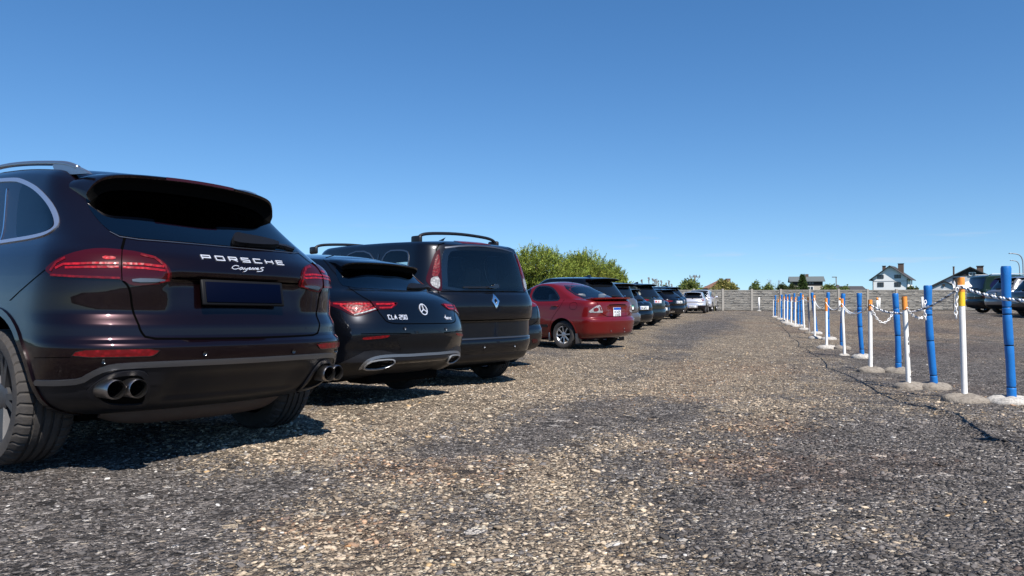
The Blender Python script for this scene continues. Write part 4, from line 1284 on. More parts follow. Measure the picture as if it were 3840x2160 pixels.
def make_cor():
    c = Car('parked_saloon', 'red saloon car with a white plate and boot lip spoiler', 'saloon car', M['red_paint'], ROW_COR, 1.09,
            (1.773, 17.58, -.096), 45.83, 1.04, -.22, ROWGROUP, lambda y: float(_dcor(y)), br=(.015, .03), bulge=.02, wb=2.60, wr=.31, crown=.05, fine=1.25, deform=deform_cor, ymid=1.2)
    A = lambda p: zm(p, 1920, 980, .23466)
    root = c.root
    rearw = [(-.56, 1.12), (.56, 1.12), (.44, 1.385), (-.44, 1.385)]
    dw = [(1.02, 1.055), (1.02, 1.385), (.72, 1.395), (.512, 1.356), (.361, 1.269), (.212, 1.156), (.15, 1.075), (.3, 1.06)]
    fw = [(1.12, 1.05), (1.95, 1.03), (1.62, 1.22), (1.38, 1.35), (1.12, 1.375)]
    c.make_body([('side', dw), ('side', fw), ('rear', rearw), ('front', [(-.56, 1.08), (.56, 1.08), (.46, 1.36), (-.46, 1.36)])])
    go = [(-.63, 1.10), (-.3, 1.098), (.3, 1.098), (.63, 1.10), (.49, 1.405), (.2, 1.412), (-.2, 1.412), (-.49, 1.405)]
    rw = c.patch('rear_window', go, 'rear', M['glass_clear'], off=.003, res=.05, sm=1)
    c.patch('window_frit', go, 'rear', M['gloss_black'], rw, off=.0012, res=.05, sm=1, hole=[(-.57, 1.115), (.57, 1.115), (.45, 1.39), (-.45, 1.39)])
    for w_ in (dw, fw):
        for o, md in zip(c.side_window(w_, M['glass_clear']), ('left', 'right')):
            c.ribbon('window_frame', [list(w_) + [w_[0]]], .035, md, M['gloss_black'], o, off=.004, res=.05, sm=2)
    c.patch('windscreen', [(-.6, 1.06), (.6, 1.06), (.48, 1.39), (-.48, 1.39)], 'front', M['glass_clear'], off=.002, res=.08)
    lamp = A([(1222, 818), (1240, 785), (1290, 750), (1340, 715), (1390, 698), (1412, 705), (1432, 760), (1452, 812), (1440, 822), (1330, 822)])
    L, Rr = c.patch('tail_lamp', lamp, 'cam', M['lamp_white'], off=.006, res=3, sm=1, skirt=.01, mirror=True)
    c.patch('red_lens', A([(1300, 760), (1340, 738), (1375, 745), (1390, 785), (1340, 806), (1300, 798)]), 'cam', M['lamp_red'], L, off=.0085, res=3, sm=1, mirror=Rr)
    c.patch('red_lens', A([(1390, 715), (1410, 720), (1436, 790), (1412, 795)]), 'cam', M['lamp_red'], L, off=.0085, res=3, sm=1, mirror=Rr)
    # boot lip
    lip = [Vector(p) for p in chaikin([(-.66, -.62, 1.075), (-.64, -.74, 1.085), (-.5, -.83, 1.09), (0, -.88, 1.095), (.5, -.83, 1.09), (.64, -.74, 1.085), (.66, -.62, 1.075)], 2, False)]
    V = []; fs = []
    for p in lip:
        V += [p + Vector((0, -.025, .038)), p + Vector((0, .12, .014)), p + Vector((0, .12, -.03)), p + Vector((0, -.018, .002))]
    for i in range(len(lip) - 1):
        for j in range(4): fs.append((i * 4 + j, i * 4 + (j + 1) % 4, (i + 1) * 4 + (j + 1) % 4, (i + 1) * 4 + j))
    fs += [(0, 1, 2, 3)[::-1], tuple(4 * (len(lip) - 1) + k for k in range(4))]
    MB().add(V, fs).build('boot_spoiler', M['red_paint'], root, True, 40)
    pc = c.trace(A([(1672, 808)]))[0]
    pl = MB().box((pc.x, pc.y - .012, pc.z), (.27, .012, .195), bev=.004).build('licence_plate', M['plate_white'], root, True)
    MB().box((pc.x, pc.y - .0195, pc.z + .070), (.262, .004, .050)).build('plate_band', M['plate_eu'], pl)
    tl = text_lines('NTA25', pc.x - .10, pc.z - .022, .028, .048, .015) + text_lines('X7AXE', pc.x - .09, pc.z - .085, .026, .045, .014)
    mb = MB()
    for ln in tl:
        for a, b in zip(ln[:-1], ln[1:]):
            a, b = Vector((a[0], pc.y - .0205, a[1])), Vector((b[0], pc.y - .0205, b[1]))
            mb.tube([a, b], .004, 4)
    mb.build('plate_lettering', M['ink'], pl)
    c.ribbon('handle_trim', [[(-.30, .965), (0, .972), (.30, .965)]], .020, 'rear', M['gap'], off=.004, sm=1)
    c.ribbon('panel_gap', [[(-.62, 1.05), (-.60, .95), (-.50, .72), (0, .71), (.5, .72), (.60, .95), (.62, 1.05)]], .009, 'rear', M['gap'], off=.002, sm=1)
    for md, s in (('left', -1), ('right', 1)):
        c.ribbon('panel_gap', [[(.02, 1.085), (.04, .95), (.20, .78), (.36, .55), (.38, .32)], [(1.07, 1.05), (1.10, .8), (1.08, .3)], [(.4, .28), (2.2, .28)]], .008, md, M['gap'], off=.0015, sm=1)
        fl = [(-.40, 1.02), (-.20, 1.02), (-.20, .87), (-.40, .87)]
        c.ribbon('fuel_flap', [fl + [fl[0]]], .006, md, M['gap'], off=.0015, sm=1)
        c.ribbon('side_moulding', [[(.42, .50), (1.04, .50)], [(1.12, .50), (1.98, .50)]], .055, md, M['soft_black'], off=.016, skirt=.016)
        for y in (.22, 1.25):
            MB().box((s * .865, y, .945), (.03, .18, .032), bev=.012).build('door_handle', M['red_paint'], root, True)
        for yc in (0, c.wb):
            MB().box((s * .79, yc - .40, .24), (.20, .02, .22), bev=.008).build('mudflap', M['dark_grey_paint'] if s < 0 else M['soft_black'], root, True)
        MB().box((s * .78, .40, .25), (.14, .03, .2), bev=.01).build('sill_guard', M['dark_satin'], root, True)
    arches(c, w=.025)
    MB().tube([(0, .42, 1.46), (-.02, .36, 1.62)], .004, 6).build('aerial', M['soft_black'], root)
    for p in c.trace(A([(1580, 1108), (1792, 1118), (1790, 1070)])):
        MB().lathe([(0, 0), (.014, 0), (.015, .004)], 12, Matrix.Translation((p.x, p.y - .005, p.z)) @ Matrix.Rotation(R(90), 4, 'X')).build('parking_sensor', M['dark_satin'], root, True)
    MB().box((0, .9, .20), (1.25, 2.4, .05)).build('underbody', M['dark_void'], root)
    c.seats((.22, 1.05), .45, M['seat_grey'], hb=.56)
    MB().box((0, .05, 1.04), (1.1, .5, .03), bev=.01).build('parcel_shelf', M['cabin'], root, True)
    MB().box((0, 1.75, .9), (1.3, .5, .25), bev=.08).build('dashboard', M['cabin'], root, True)
    mirrors(c, 1.72, 1.0, .82, M['red_paint'])
    wm = wheel_master(.31, .195, .205, 8, .038, False, 'alloy', 1)
    fit_wheels(c, wm, 1.50); drop_tree(wm)
    return c
# ------------------------------------------------------------------ cars further along and across the lot
def rows_gen(H, hw, belt, yb, yt, yg, yr, hwr, wb, fo, sedan=False, bz=.30):
    nose = wb + fo
    cw = wb - .55
    return [(bz - .08, yb + .45, hw - .14, .3, 2.6, nose - .3, .5), (bz, yb + .12, hw - .05, .42, 2.7, nose - .1, .6), (bz + .12, yb + .02, hw - .015, .45, 2.7, nose, .6), (.55, yb, hw, .45, 2.7, nose, .6),
            (.63, yb + .01, hw + .004, .45, 2.7, nose - .03, .6), (.69, yt, hw + .004, .45, 2.7, nose - .08, .6), (.80, yt - .01, hw, .45, 2.7, nose - .3, .65), (belt - .14, yt + .01, hw - .012, .44, 2.6, nose - .75, .65),
            (belt - .06, (yt * 2 + yg) / 3, hw - .04, .42, 2.6, cw + .35, .55), (belt, yg, hw - .09, .40, 2.6, cw + .15, .5), (belt + (H - .09 - belt) * .5, (yg + yr) / 2 - .02, hw - .09 - (hw - .09 - hwr) * .45, .36, 2.6, cw - .35, .42),
            (H - .09, yr, hwr + .04, .33, 2.6, cw - .75, .38), (H - .05, yr + .08, hwr, .3, 2.5, cw - .88, .35)]


def gen_car(name, label, cat, pm, loc, rz, scale=1.0, H=1.6, hw=.90, belt=1.08, yb=-.92, yt=-.88, yg=-.74, yr=-.42, hwr=.60, wb=2.68, fo=.9, group=ROWGROUP, spoil=True, fin=True, lamp='side', plate='white',
            logo='oval', rails=False, glassm='glass_solid', lower=.42, wr=.335, plate_z=None, roll=0.0, ptext='WX 4827K', lamp_z=None, trim_pm=None, rim='alloy_dark', rear_wheel=False, gz=None, exhaust=False, crs=1.0):
    rows = rows_gen(H, hw, belt, yb, yt, yg, yr, hwr, wb, fo)
    cr = .045
    rows = [(a[0], a[1], a[2], a[3] * crs, a[4], a[5], a[6]) for a in rows]
    dn = pchip([-1.2, yr, yr + .5, wb * .45, wb * .7, wb + 1], [-.02, 0, .03, .04, .0, 0])
    c = Car(name, label, cat, pm, rows, belt, loc, rz, scale, roll, group, lambda y: float(dn(y)), br=(.02, .07), bulge=.025, wb=wb, wr=wr, crown=cr, fine=.85)
    c.make_body((), hollow=False, lower=lower)
    root = c.root
    zt = H - .10
    g = hw - .20; gt = hwr - .05
    gm = M[glassm]
    go = [(-g, belt + .02), (-g * .5, belt + .008), (g * .5, belt + .008), (g, belt + .02), (g * .97, belt + (zt - belt) * .35), (gt, zt), (gt * .5, zt + .025), (-gt * .5, zt + .025), (-gt, zt), (-g * .97, belt + (zt - belt) * .35)]
    c.patch('rear_window', go, 'rear', gm, off=.004, res=.09, sm=1)
    zs = H - .13
    sides = [[(yr + .18 - .08, belt + .02), (.45, belt + .0), (.45, zs + .05), (yr + .45, zs + .0)], [(.52, belt), (1.32, belt - .02), (1.32, zs + .06), (.52, zs + .055)], [(1.40, belt - .02), (wb - .42, belt - .04), (wb - .95, belt + (zs - belt) * .6), (wb - 1.2, zs + .04), (1.40, zs + .06)]]
    for q in sides: c.side_window(q, gm, res=.1)
    c.patch('windscreen', [(-g, belt), (g, belt), (gt + .02, zt), (-gt - .02, zt)], 'front', gm, off=.003, res=.12)
    if spoil:
        spoiler(c, [(-hwr - .0, yr - .06, H - .075), (-hwr + .03, yr - .16, H - .05), (-hwr * .6, yr - .22, H - .035), (0, yr - .25, H - .022)], [(-hwr - .02, yr + .12, H - .05), (-hwr + .03, yr + .14, H - .03), (-hwr * .6, yr + .16, H - .012), (0, yr + .18, H)],
                [(-hwr + .02, yr + .02, H - .12), (-hwr + .05, yr + .0, H - .115), (-hwr * .6, yr - .02, H - .105), (0, yr - .03, H - .095)], pm if spoil is True else spoil)
    if fin:
        MB().add([(-.02, yr + .42, H - .01), (.02, yr + .42, H - .01), (0, yr + .42, H + .09), (-.025, yr + .72, H), (.025, yr + .72, H), (0, yr + .50, H + .085)], [(0, 2, 1), (0, 3, 5, 2), (1, 2, 5, 4), (3, 4, 5)]).build('shark_fin', M['gloss_black'], root)
    lz = lamp_z or belt - .17
    for s in (-1, 1):
        if lamp is None: continue
        if lamp == 'side': ol = [(s * (hw - .30), lz - .06), (s * (hw - .05), lz - .05), (s * (hw + .0), lz + .08), (s * (hw - .12), lz + .10), (s * (hw - .30), lz + .03)]
        elif lamp == 'slim': ol = [(s * (hw - .42), lz - .02), (s * (hw - .02), lz - .06), (s * (hw - .0), lz + .05), (s * (hw - .42), lz + .03)]
        elif lamp == 'tall': ol = [(s * (hw - .17), lz - .16), (s * (hw - .02), lz - .14), (s * (hw - .05), lz + .12), (s * (hw - .13), lz + .12)]
        else: ol = [(s * (hw - .20), lz - .10), (s * (hw - .02), lz - .10), (s * (hw - .02), lz + .10), (s * (hw - .16), lz + .10)]
        c.patch('tail_lamp', ol, 'rear', M['lamp_red'], off=.008, res=.07, sm=1)
        rf = [(s * (hw - .26), .47), (s * (hw - .12), .47), (s * (hw - .12), .51), (s * (hw - .26), .51)]
        c.patch('reflector', rf, 'rear', M['lamp_dark'], off=.006, res=.08, sm=0)
    pz = plate_z or lz - .02
    if plate:
        y0 = c.trace([(0, pz)], 'rear')[0].y
        p = MB().box((0, y0 - .016, pz), (.53, .014, .125), bev=.004).build('licence_plate', M['plate_green'] if plate == 'green' else M['plate_white'], root, True)
        if plate == 'green': MB().box((.08, y0 - .0245, pz - .015), (.36, .003, .085)).build('plate_field', M['plate_white'], p)
        else: MB().box((-.240, y0 - .0245, pz), (.038, .003, .112)).build('plate_band', M['plate_eu'], p)
        mb = MB()
        for ln in text_lines(ptext, -.19, pz - .038, .036, .075, .016):
            for a, b in zip(ln[:-1], ln[1:]): mb.tube([(a[0], y0 - .0265, a[1]), (b[0], y0 - .0265, b[1])], .006, 4)
        mb.build('plate_lettering', M['ink_red'] if plate == 'red' else M['ink'], p)
        c.patch('plate_recess', [(-.36, pz - .10), (.36, pz - .10), (.34, pz + .10), (-.34, pz + .10)], 'rear', M['gloss_black'] if pm is not M['silver_paint'] else M['silver_paint'], off=.003, res=.1, sm=0)
    if logo:
        lzz = max(lz + .09, pz + .13) if logo != 'low' else lz
        if logo == 'oval': q = [(.055 * math.cos(a), lzz + .035 * math.sin(a)) for a in np.linspace(0, 2 * math.pi, 13)[:-1]]
        elif logo == 'diamond': q = [(0, lzz + .06), (.04, lzz), (0, lzz - .06), (-.04, lzz)]
        elif logo == 'shield': q = [(-.03, lzz + .05), (.035, lzz + .045), (.03, lzz - .02), (.0, lzz - .06), (-.01, lzz - .01)]
        else: q = [(-.045, lzz - .03), (.045, lzz - .03), (.045, lzz + .03), (-.045, lzz + .03)]
        c.patch('badge', q, 'rear', M['chrome'] if pm is not M['silver_paint'] else M['dark_grey_paint'], off=.010, skirt=.01, res=.05, sm=0)
    c.ribbon('panel_gap', [[(-g - .02, belt - .02), (-hw + .20, lz - .1), (-hw + .24, .70), (0, .685), (hw - .24, .70), (hw - .20, lz - .1), (g + .02, belt - .02)]], .012, 'rear', M['gap'], off=.002, sm=1, res=.05)
    if exhaust:
        c.ribbon('exhaust_rim', [[(x, z) for x, z in ((-.70, .36), (-.62, .42), (-.45, .42), (-.42, .37), (-.70, .36))], [(x, z) for x, z in ((.70, .36), (.62, .42), (.45, .42), (.42, .37), (.70, .36))]], .025, 'rear', M['chrome'], off=.01, skirt=.01)
    wv = c.trace([(.04, belt + .05)], 'rear')[0]
    MB().box((.14, wv.y - .035, belt + .05), (.40, .022, .035), M=None, bev=.008).build('wiper', M['soft_black'], root, True)
    for md in ('left', 'right'):
        c.ribbon('panel_gap', [[(.0, belt - .0), (.1, .85), (.40, .6)], [(1.36, belt - .02), (1.36, .45)]], .010, md, M['gap'], off=.002, res=.06)
        c.ribbon('sill_trim', [[(.5, .34), (wb - .5, .34)]], .12, md, M['soft_black'], off=.006, res=.1)
    if rails:
        for s in (-1, 1):
            MB().tube([(s * (hwr - .03), yr + .2, H - .02), (s * (hwr - .03), yr + .35, H + .04), (s * (hwr - .03), wb * .6, H + .05), (s * (hwr - .03), wb * .68, H - .02)], .02, 6).build('roof_rail', M['dark_satin'], root, True)
    mirrors(c, wb - .75, belt - .02, hw - .06, pm)
    wm = far_wheel(wr, rim)
    fit_wheels(c, wm, 2 * hw - .24)
    return c


_fw = {}
def far_wheel(wr, rim):
    if (wr, rim) not in _fw:
        _fw[(wr, rim)] = wheel_master(wr, .22, wr * .66, 5, .055, False, rim, 0)
    return _fw[(wr, rim)]


def place(px_right, Y, rz, hw=.86, yb=-.78, scale=1.0, zadd=0.0):
    """axle point of a car whose right rear bumper corner shows at px_right"""
    a = R(rz)
    ox = (math.cos(a) * hw - math.sin(a) * yb) * scale; oy = (math.sin(a) * hw + math.cos(a) * yb) * scale
    X = (px_right - CX) / F * (Y + oy) - ox
    return (X, Y, float(terrain(X, Y)) + zadd)


def make_far():
    h = gen_car('parked_hatchback', 'dark grey hatchback almost hidden between the minivan and the red saloon', 'hatchback', M['van_black'], place(2036, 12.5, 46), 46, 1.0, crs=.55, H=1.53, hw=.89, belt=1.10, yg=-.70, yr=-.35, lamp=None, lamp_z=1.02, fin=False, lower=.40, logo=None, plate=None)
    A = lambda p: zm(p, 1920, 980, .23466)
    h.patch('tail_lamp', A([(295, 640), (310, 588), (338, 565), (378, 600), (398, 660), (392, 722), (330, 726), (284, 726)]), 'cam', M['lamp_red'], off=.006, res=3, sm=1)
    h.patch('reflector', A([(318, 1250), (340, 1236), (405, 1240), (410, 1290), (395, 1310), (320, 1312)]), 'cam', M['lamp_dark'], off=.006, res=3, sm=1)
    gen_car('parked_suv', 'black SUV with a long roof right behind the red saloon', 'suv', M['black_paint'], (2.25, 20.7, float(terrain(2.25, 20.7))), 46, 1.0, H=1.74, hw=.93, belt=1.18, wb=2.75, yg=-.74, yr=-.36, lamp='slim', rails=False, ptext='WGM 5521')
    gen_car('parked_minivan', 'warm grey minivan with a green and white plate', 'minivan', M['grey_paint'], place(2412, 24.3, 45), 45, 1.0, H=1.66, hw=.90, belt=1.16, yb=-.90, yt=-.80, yg=-.70, yr=-.52, hwr=.66, lamp='tall', lamp_z=1.12, plate='green', logo='diamond', plate_z=.86, fin=False, spoil=M['gloss_black'], ptext='  F174C')
    gen_car('parked_estate', 'black estate car with a low roof between the grey minivan and the dark green SUV', 'estate car', M['black_paint'], place(2456, 27.5, 45), 45, 1.0, H=1.50, hw=.90, belt=1.06, yg=-.66, yr=-.24, hwr=.56, lamp='block', lamp_z=.90, plate_z=.80, logo='shield', spoil=M['gloss_black'], lower=.30, ptext='DA 62TC')
    gen_car('parked_suv', 'dark green SUV with a red lettered plate and a shark fin aerial', 'suv', M['green_black_paint'], place(2502, 31.0, 45), 45, 1.0, H=1.74, hw=.92, belt=1.16, yg=-.70, yr=-.34, lamp='slim', lamp_z=1.06, plate='red', plate_z=1.00, rails=False, ptext='BMC 817', lower=.55)
    gen_car('parked_hatchback', 'black hatchback tucked behind the dark green SUV with only its tail showing', 'hatchback', M['black_paint'], place(2519, 34.5, 45), 45, 1.0, H=1.46, hw=.88, belt=1.02, yg=-.66, yr=-.30, lamp='side', plate_z=.62, fin=False, ptext='LU 903R')
    gen_car('parked_suv', 'black coupe shaped SUV with chrome exhaust tips and a white plate', 'suv', M['black_paint'], place(2574, 39.0, 45), 45, 1.0, H=1.56, hw=.94, belt=1.10, yg=-.76, yr=-.22, hwr=.56, lamp='slim', logo='square', plate_z=.88, exhaust=True, ptext='WE 714HL')
    gen_car('parked_suv', 'tall black SUV, last dark car of the left row before the silver hatchback', 'suv', M['black_paint'], place(2577, 42.3, 45, yb=-.70), 45, 1.0, H=1.70, hw=.92, belt=1.14, yg=-.72, yr=-.38, lamp='slim', logo='square', plate_z=.9, ptext='KR 118PA')
    gen_car('parked_hatchback', 'silver hatchback seen from behind with a black lower bumper, near the concrete fence', 'hatchback', M['silver_paint'], (11.93, 48.68, float(terrain(11.93, 48.7))), -18.5, .97, H=1.45, hw=.85, belt=1.0, yb=-.78, yt=-.74, yg=-.56, yr=-.22, hwr=.55, wb=2.45, fo=.75, group='silver cars by the fence', lamp='side', lamp_z=.90, plate_z=.46, logo='square', fin=False, lower=.54, rim='alloy', ptext='WN 8243')
    gen_car('parked_car', 'taller silver car parked in front of the silver hatchback against the fence', 'car', M['silver_paint'], (13.80, 54.2, float(terrain(13.8, 54.2))), -23, 1.0, H=1.56, hw=.87, belt=1.04, yb=-.78, yt=-.74, yg=-.60, yr=-.34, hwr=.60, wb=2.5, fo=.75, group='silver cars by the fence', lamp='tall', lamp_z=1.05, plate_z=.5, logo=None, fin=False, lower=.35, rim='alloy')
    G2 = 'cars parked across the lot on the right'
    c = gen_car('parked_suv', 'old boxy green SUV with a dark blue tinted rear window', 'suv', M['green_paint'], (23.45, 36.2, float(terrain(23.4, 36.2))), -94, 1.0, H=1.86, hw=.86, belt=1.16, yb=-.92, yt=-.84, yg=-.82, yr=-.68, hwr=.76, wb=2.6, fo=.8, group=G2, crs=.5, spoil=False, fin=False, lamp='block', lamp_z=.86, plate=None, logo=None, lower=.60, wr=.37, glassm='glass_blue', rails=True)
    gen_car('parked_suv', 'silver grey SUV with a black tail spoiler parked beside the green one', 'suv', M['silver_grey_paint'], (22.65, 33.5, float(terrain(22.6, 33.5))), -92, 1.0, H=1.66, hw=.92, belt=1.10, yg=-.70, yr=-.30, group=G2, spoil=M['gloss_black'], fin=False, lamp='slim', lamp_z=1.02, plate='white', plate_z=.88, logo=None, ptext='WB 2931')
    gen_car('parked_suv', 'dark graphite SUV cut by the right edge of the view', 'suv', M['dark_grey_paint'], (21.95, 30.8, float(terrain(22.5, 30.8))), -90, 1.0, H=1.66, hw=.93, belt=1.08, yg=-.72, yr=-.32, group=G2, fin=True, lamp='slim', lamp_z=.98, plate='white', plate_z=.72, logo='square', ptext='GD 6610')
    for w in _fw.values(): drop_tree(w)
# ------------------------------------------------------------------ ground
def vnoise(x, y, seed):
    r = np.random.default_rng(seed).random((256, 256))
    xi = np.floor(x).astype(int); yi = np.floor(y).astype(int)
    fx = x - xi; fy = y - yi
    fx = fx * fx * (3 - 2 * fx); fy = fy * fy * (3 - 2 * fy)
    a = r[xi & 255, yi & 255]; b = r[(xi + 1) & 255, yi & 255]; c = r[xi & 255, (yi + 1) & 255]; d = r[(xi + 1) & 255, (yi + 1) & 255]
    return (a * (1 - fx) + b * fx) * (1 - fy) + (c * (1 - fx) + d * fx) * fy


def fbm(x, y, seed, o=4):
    s = 0; a = .5; t = 0
    for k in range(o):
        s = s + a * vnoise(x * 2 ** k + 31.7 * k, y * 2 ** k + 17.3 * k, seed + k); t += a; a *= .55
    return s / t


RD = np.array([.33, .944])              # the lane runs this way
RN = np.array([.944, -.33])


def gp2(px, py):
    p = ground_pt(px, py); return np.array([p.x, p.y])


TAN = [((1000, 1680), 2.6, .55, .9), ((1500, 1560), 2.5, .7, .8), ((2050, 1430), 3.5, .9, .8), ((2350, 1320), 6, 1.0, .7), ((1750, 2080), .9, 1.2, .75), ((2000, 1830), .8, .8, .6), ((1150, 1950), .9, .45, .7),
       ((2350, 2080), .7, .7, .7), ((2700, 1400), 4.0, 1.0, .7), ((2850, 1290), 7, 1.6, .75), ((150, 2100), .5, .5, .6), ((2600, 1700), 1.0, .6, .6), ((3050, 1980), .35, .5, .5), ((2950, 1560), .7, .4, .4), ((3000, 1850), .5, .5, .45), ((2500, 1200), 12, 1.2, .6), ((3000, 1215), 9, 2.2, .5), ((700, 1790), .4, .4, .4)]
GREY = [((250, 1850), .9, 1.0, 1.8), ((100, 2000), .6, .9, 1.6), ((650, 1960), .4, .45, 1.1), ((850, 1800), .25, .3, .5), ((1750, 1655), 1.3, .7, .75), ((1500, 1880), .5, .6, .75), ((3300, 1800), 2.0, 1.4, .75), ((2650, 1500), 1.5, .7, .4), ((2620, 1240), 12, .9, .75), ((1450, 2120), .25, .4, .4), ((3500, 1350), 5, 2.5, .6), ((900, 2080), .4, .8, .6), ((2250, 1560), 1.0, .5, .4), ((2900, 2100), .5, .7, .5)]
BRN = [((1560, 1748), .35, .55, .45), ((2850, 1610), .5, .35, .4), ((2950, 1760), .4, .5, .5), ((3300, 1225), 5, 4, .45), ((3700, 1330), 2.5, 2.5, .35), ((1300, 2000), .25, .5, .5), ((3450, 1740), .3, .4, .5), ((2900, 1330), 3, 1.2, .3)]
_bl = [[(gp2(*p), a, b, w) for p, a, b, w in L] for L in (TAN, GREY, BRN)]


def blobs(x, y, L):
    s = np.zeros_like(x)
    for c, a, b, w in L:
        dx = x - c[0]; dy = y - c[1]
        u = (dx * RD[0] + dy * RD[1]) / a; v = (dx * RN[0] + dy * RN[1]) / b
        s = np.maximum(s, w * np.exp(-.5 * (u * u + v * v) ** 1.3))
    return s


def masks(x, y):
    u = x * RD[0] + y * RD[1]; v = x * RN[0] + y * RN[1]
    n = fbm(u * .55, v * 1.1, 5) - .5
    n2 = fbm(u * 2.1, v * 2.6, 15) - .5
    tan = smoothstep(.06, .90, .46 + blobs(x, y, _bl[0]) * 1.0 - blobs(x, y, _bl[1]) * .85 + n * 1.0 + n2 * .75)
    brn = np.clip(blobs(x, y, _bl[2]) * 1.2 + (fbm(u * .4 + 9, v * .8, 25) - .60) * 1.2 + n2 * .3, 0, 1)
    return tan, brn


_step = [gp2(3330, 1482), gp2(3410, 1505), gp2(3560, 1570), gp2(3662, 1631), gp2(3840, 1705), gp2(4100, 1830)]
_step = [np.array([_step[0][0] - .4, _step[0][1] + 2.5])] + _step


def step_side(x, y):
    """signed distance to the worn edge by the posts; positive on the right"""
    best = np.full(x.shape, 1e9); sg = np.zeros_like(x)
    for a, b in zip(_step[:-1], _step[1:]):
        d = b - a; L = np.dot(d, d)
        t = np.clip(((x - a[0]) * d[0] + (y - a[1]) * d[1]) / L, 0, 1)
        qx = x - a[0] - t * d[0]; qy = y - a[1] - t * d[1]
        ds = np.hypot(qx, qy)
        m = ds < best
        best = np.where(m, ds, best)
        sg = np.where(m, -(d[0] * qy - d[1] * qx), sg)
    return best * -np.sign(sg)


def height(x, y, fine=True):
    z = terrain(x, y)
    if fine:
        f = np.exp(-np.maximum(0, y - 6) / 10)
        z = z + f * ((fbm(x * 2.2, y * 2.2, 41, 3) - .5) * .030 + (fbm(x * 9, y * 9, 51, 3) - .5) * .022)
        near = (y < 16) & (y > 0)
        sd = step_side(x, y) + (fbm(x * 5, y * 5, 61, 3) - .5) * .12
        z = z + np.where(near, .024 * smoothstep(-.03, .03, sd) * np.exp(-np.maximum(0, sd) / 1.2) * np.clip((8.8 - y) / 2.5, 0, 1), 0)
    return z


def make_ground():
    def axis(lo, hi, near_lo, near_hi, step):
        core = np.arange(near_lo, near_hi, step)
        up = [near_hi]; s = step
        while up[-1] < hi: s *= 1.07; up.append(up[-1] + s)
        dn = [near_lo]; s = step
        while dn[-1] > lo: s *= 1.07; dn.append(dn[-1] - s)
        return np.array(dn[::-1][:-1] + list(core) + up)
    xs = axis(-420, 420, -4.2, 6.0, .04); ys = axis(-60, 900, 1.9, 8.6, .04)
    X, Y = np.meshgrid(xs, ys)
    Zz = height(X.ravel(), Y.ravel())
    V = np.stack([X.ravel(), Y.ravel(), Zz], 1).astype(np.float32)
    nx, ny = len(xs), len(ys)
    i = np.arange(nx - 1)[None, :] + np.arange(ny - 1)[:, None] * nx
    Fq = np.stack([i, i + 1, i + 1 + nx, i + nx], -1).reshape(-1, 4).astype(np.int32)
    me = np_mesh('gravel_ground', V, Fq)
    tan, brn = masks(X.ravel(), Y.ravel())
    yy = Y.ravel(); xx = X.ravel()
    unseen_field = np.maximum(np.maximum(smoothstep(58.2, 60, yy), smoothstep(30, 33, -xx)), np.maximum(smoothstep(44, 47, xx), smoothstep(24, 27, -yy)))  # unseen dark grass outside the lot, added to darken reflections in the cars
    for nm, a in (('tan', tan), ('brown', brn), ('unseen_field', unseen_field)):
        at = me.attributes.new(nm, 'FLOAT', 'POINT'); at.data.foreach_set('value', a.astype(np.float32))
    me.polygons.foreach_set('use_smooth', np.ones(len(me.polygons), bool))
    me.materials.append(ground_mat())
    o = bpy.data.objects.new('gravel_ground', me); col.objects.link(o); o['kind'] = 'structure'


def np_mesh(name, V, Fq):
    me = bpy.data.meshes.new(name)
    k = Fq.shape[1]
    me.vertices.add(len(V)); me.vertices.foreach_set('co', V.astype(np.float32).ravel())
    me.loops.add(Fq.size); me.loops.foreach_set('vertex_index', Fq.astype(np.int32).ravel())
    me.polygons.add(len(Fq)); me.polygons.foreach_set('loop_start', np.arange(0, Fq.size, k, dtype=np.int32))
    me.update(calc_edges=True)
    return me


def ramp(t, stops, inp):
    r = node(t, 'ShaderNodeValToRGB')
    el = r.color_ramp.elements
    while len(el) < len(stops): el.new(.5)
    for e, (p, c) in zip(el, stops): e.position = p; e.color = c4(c)
    r.color_ramp.interpolation = 'LINEAR'
    t.links.new(inp, r.inputs[0])
    return r.outputs[0]


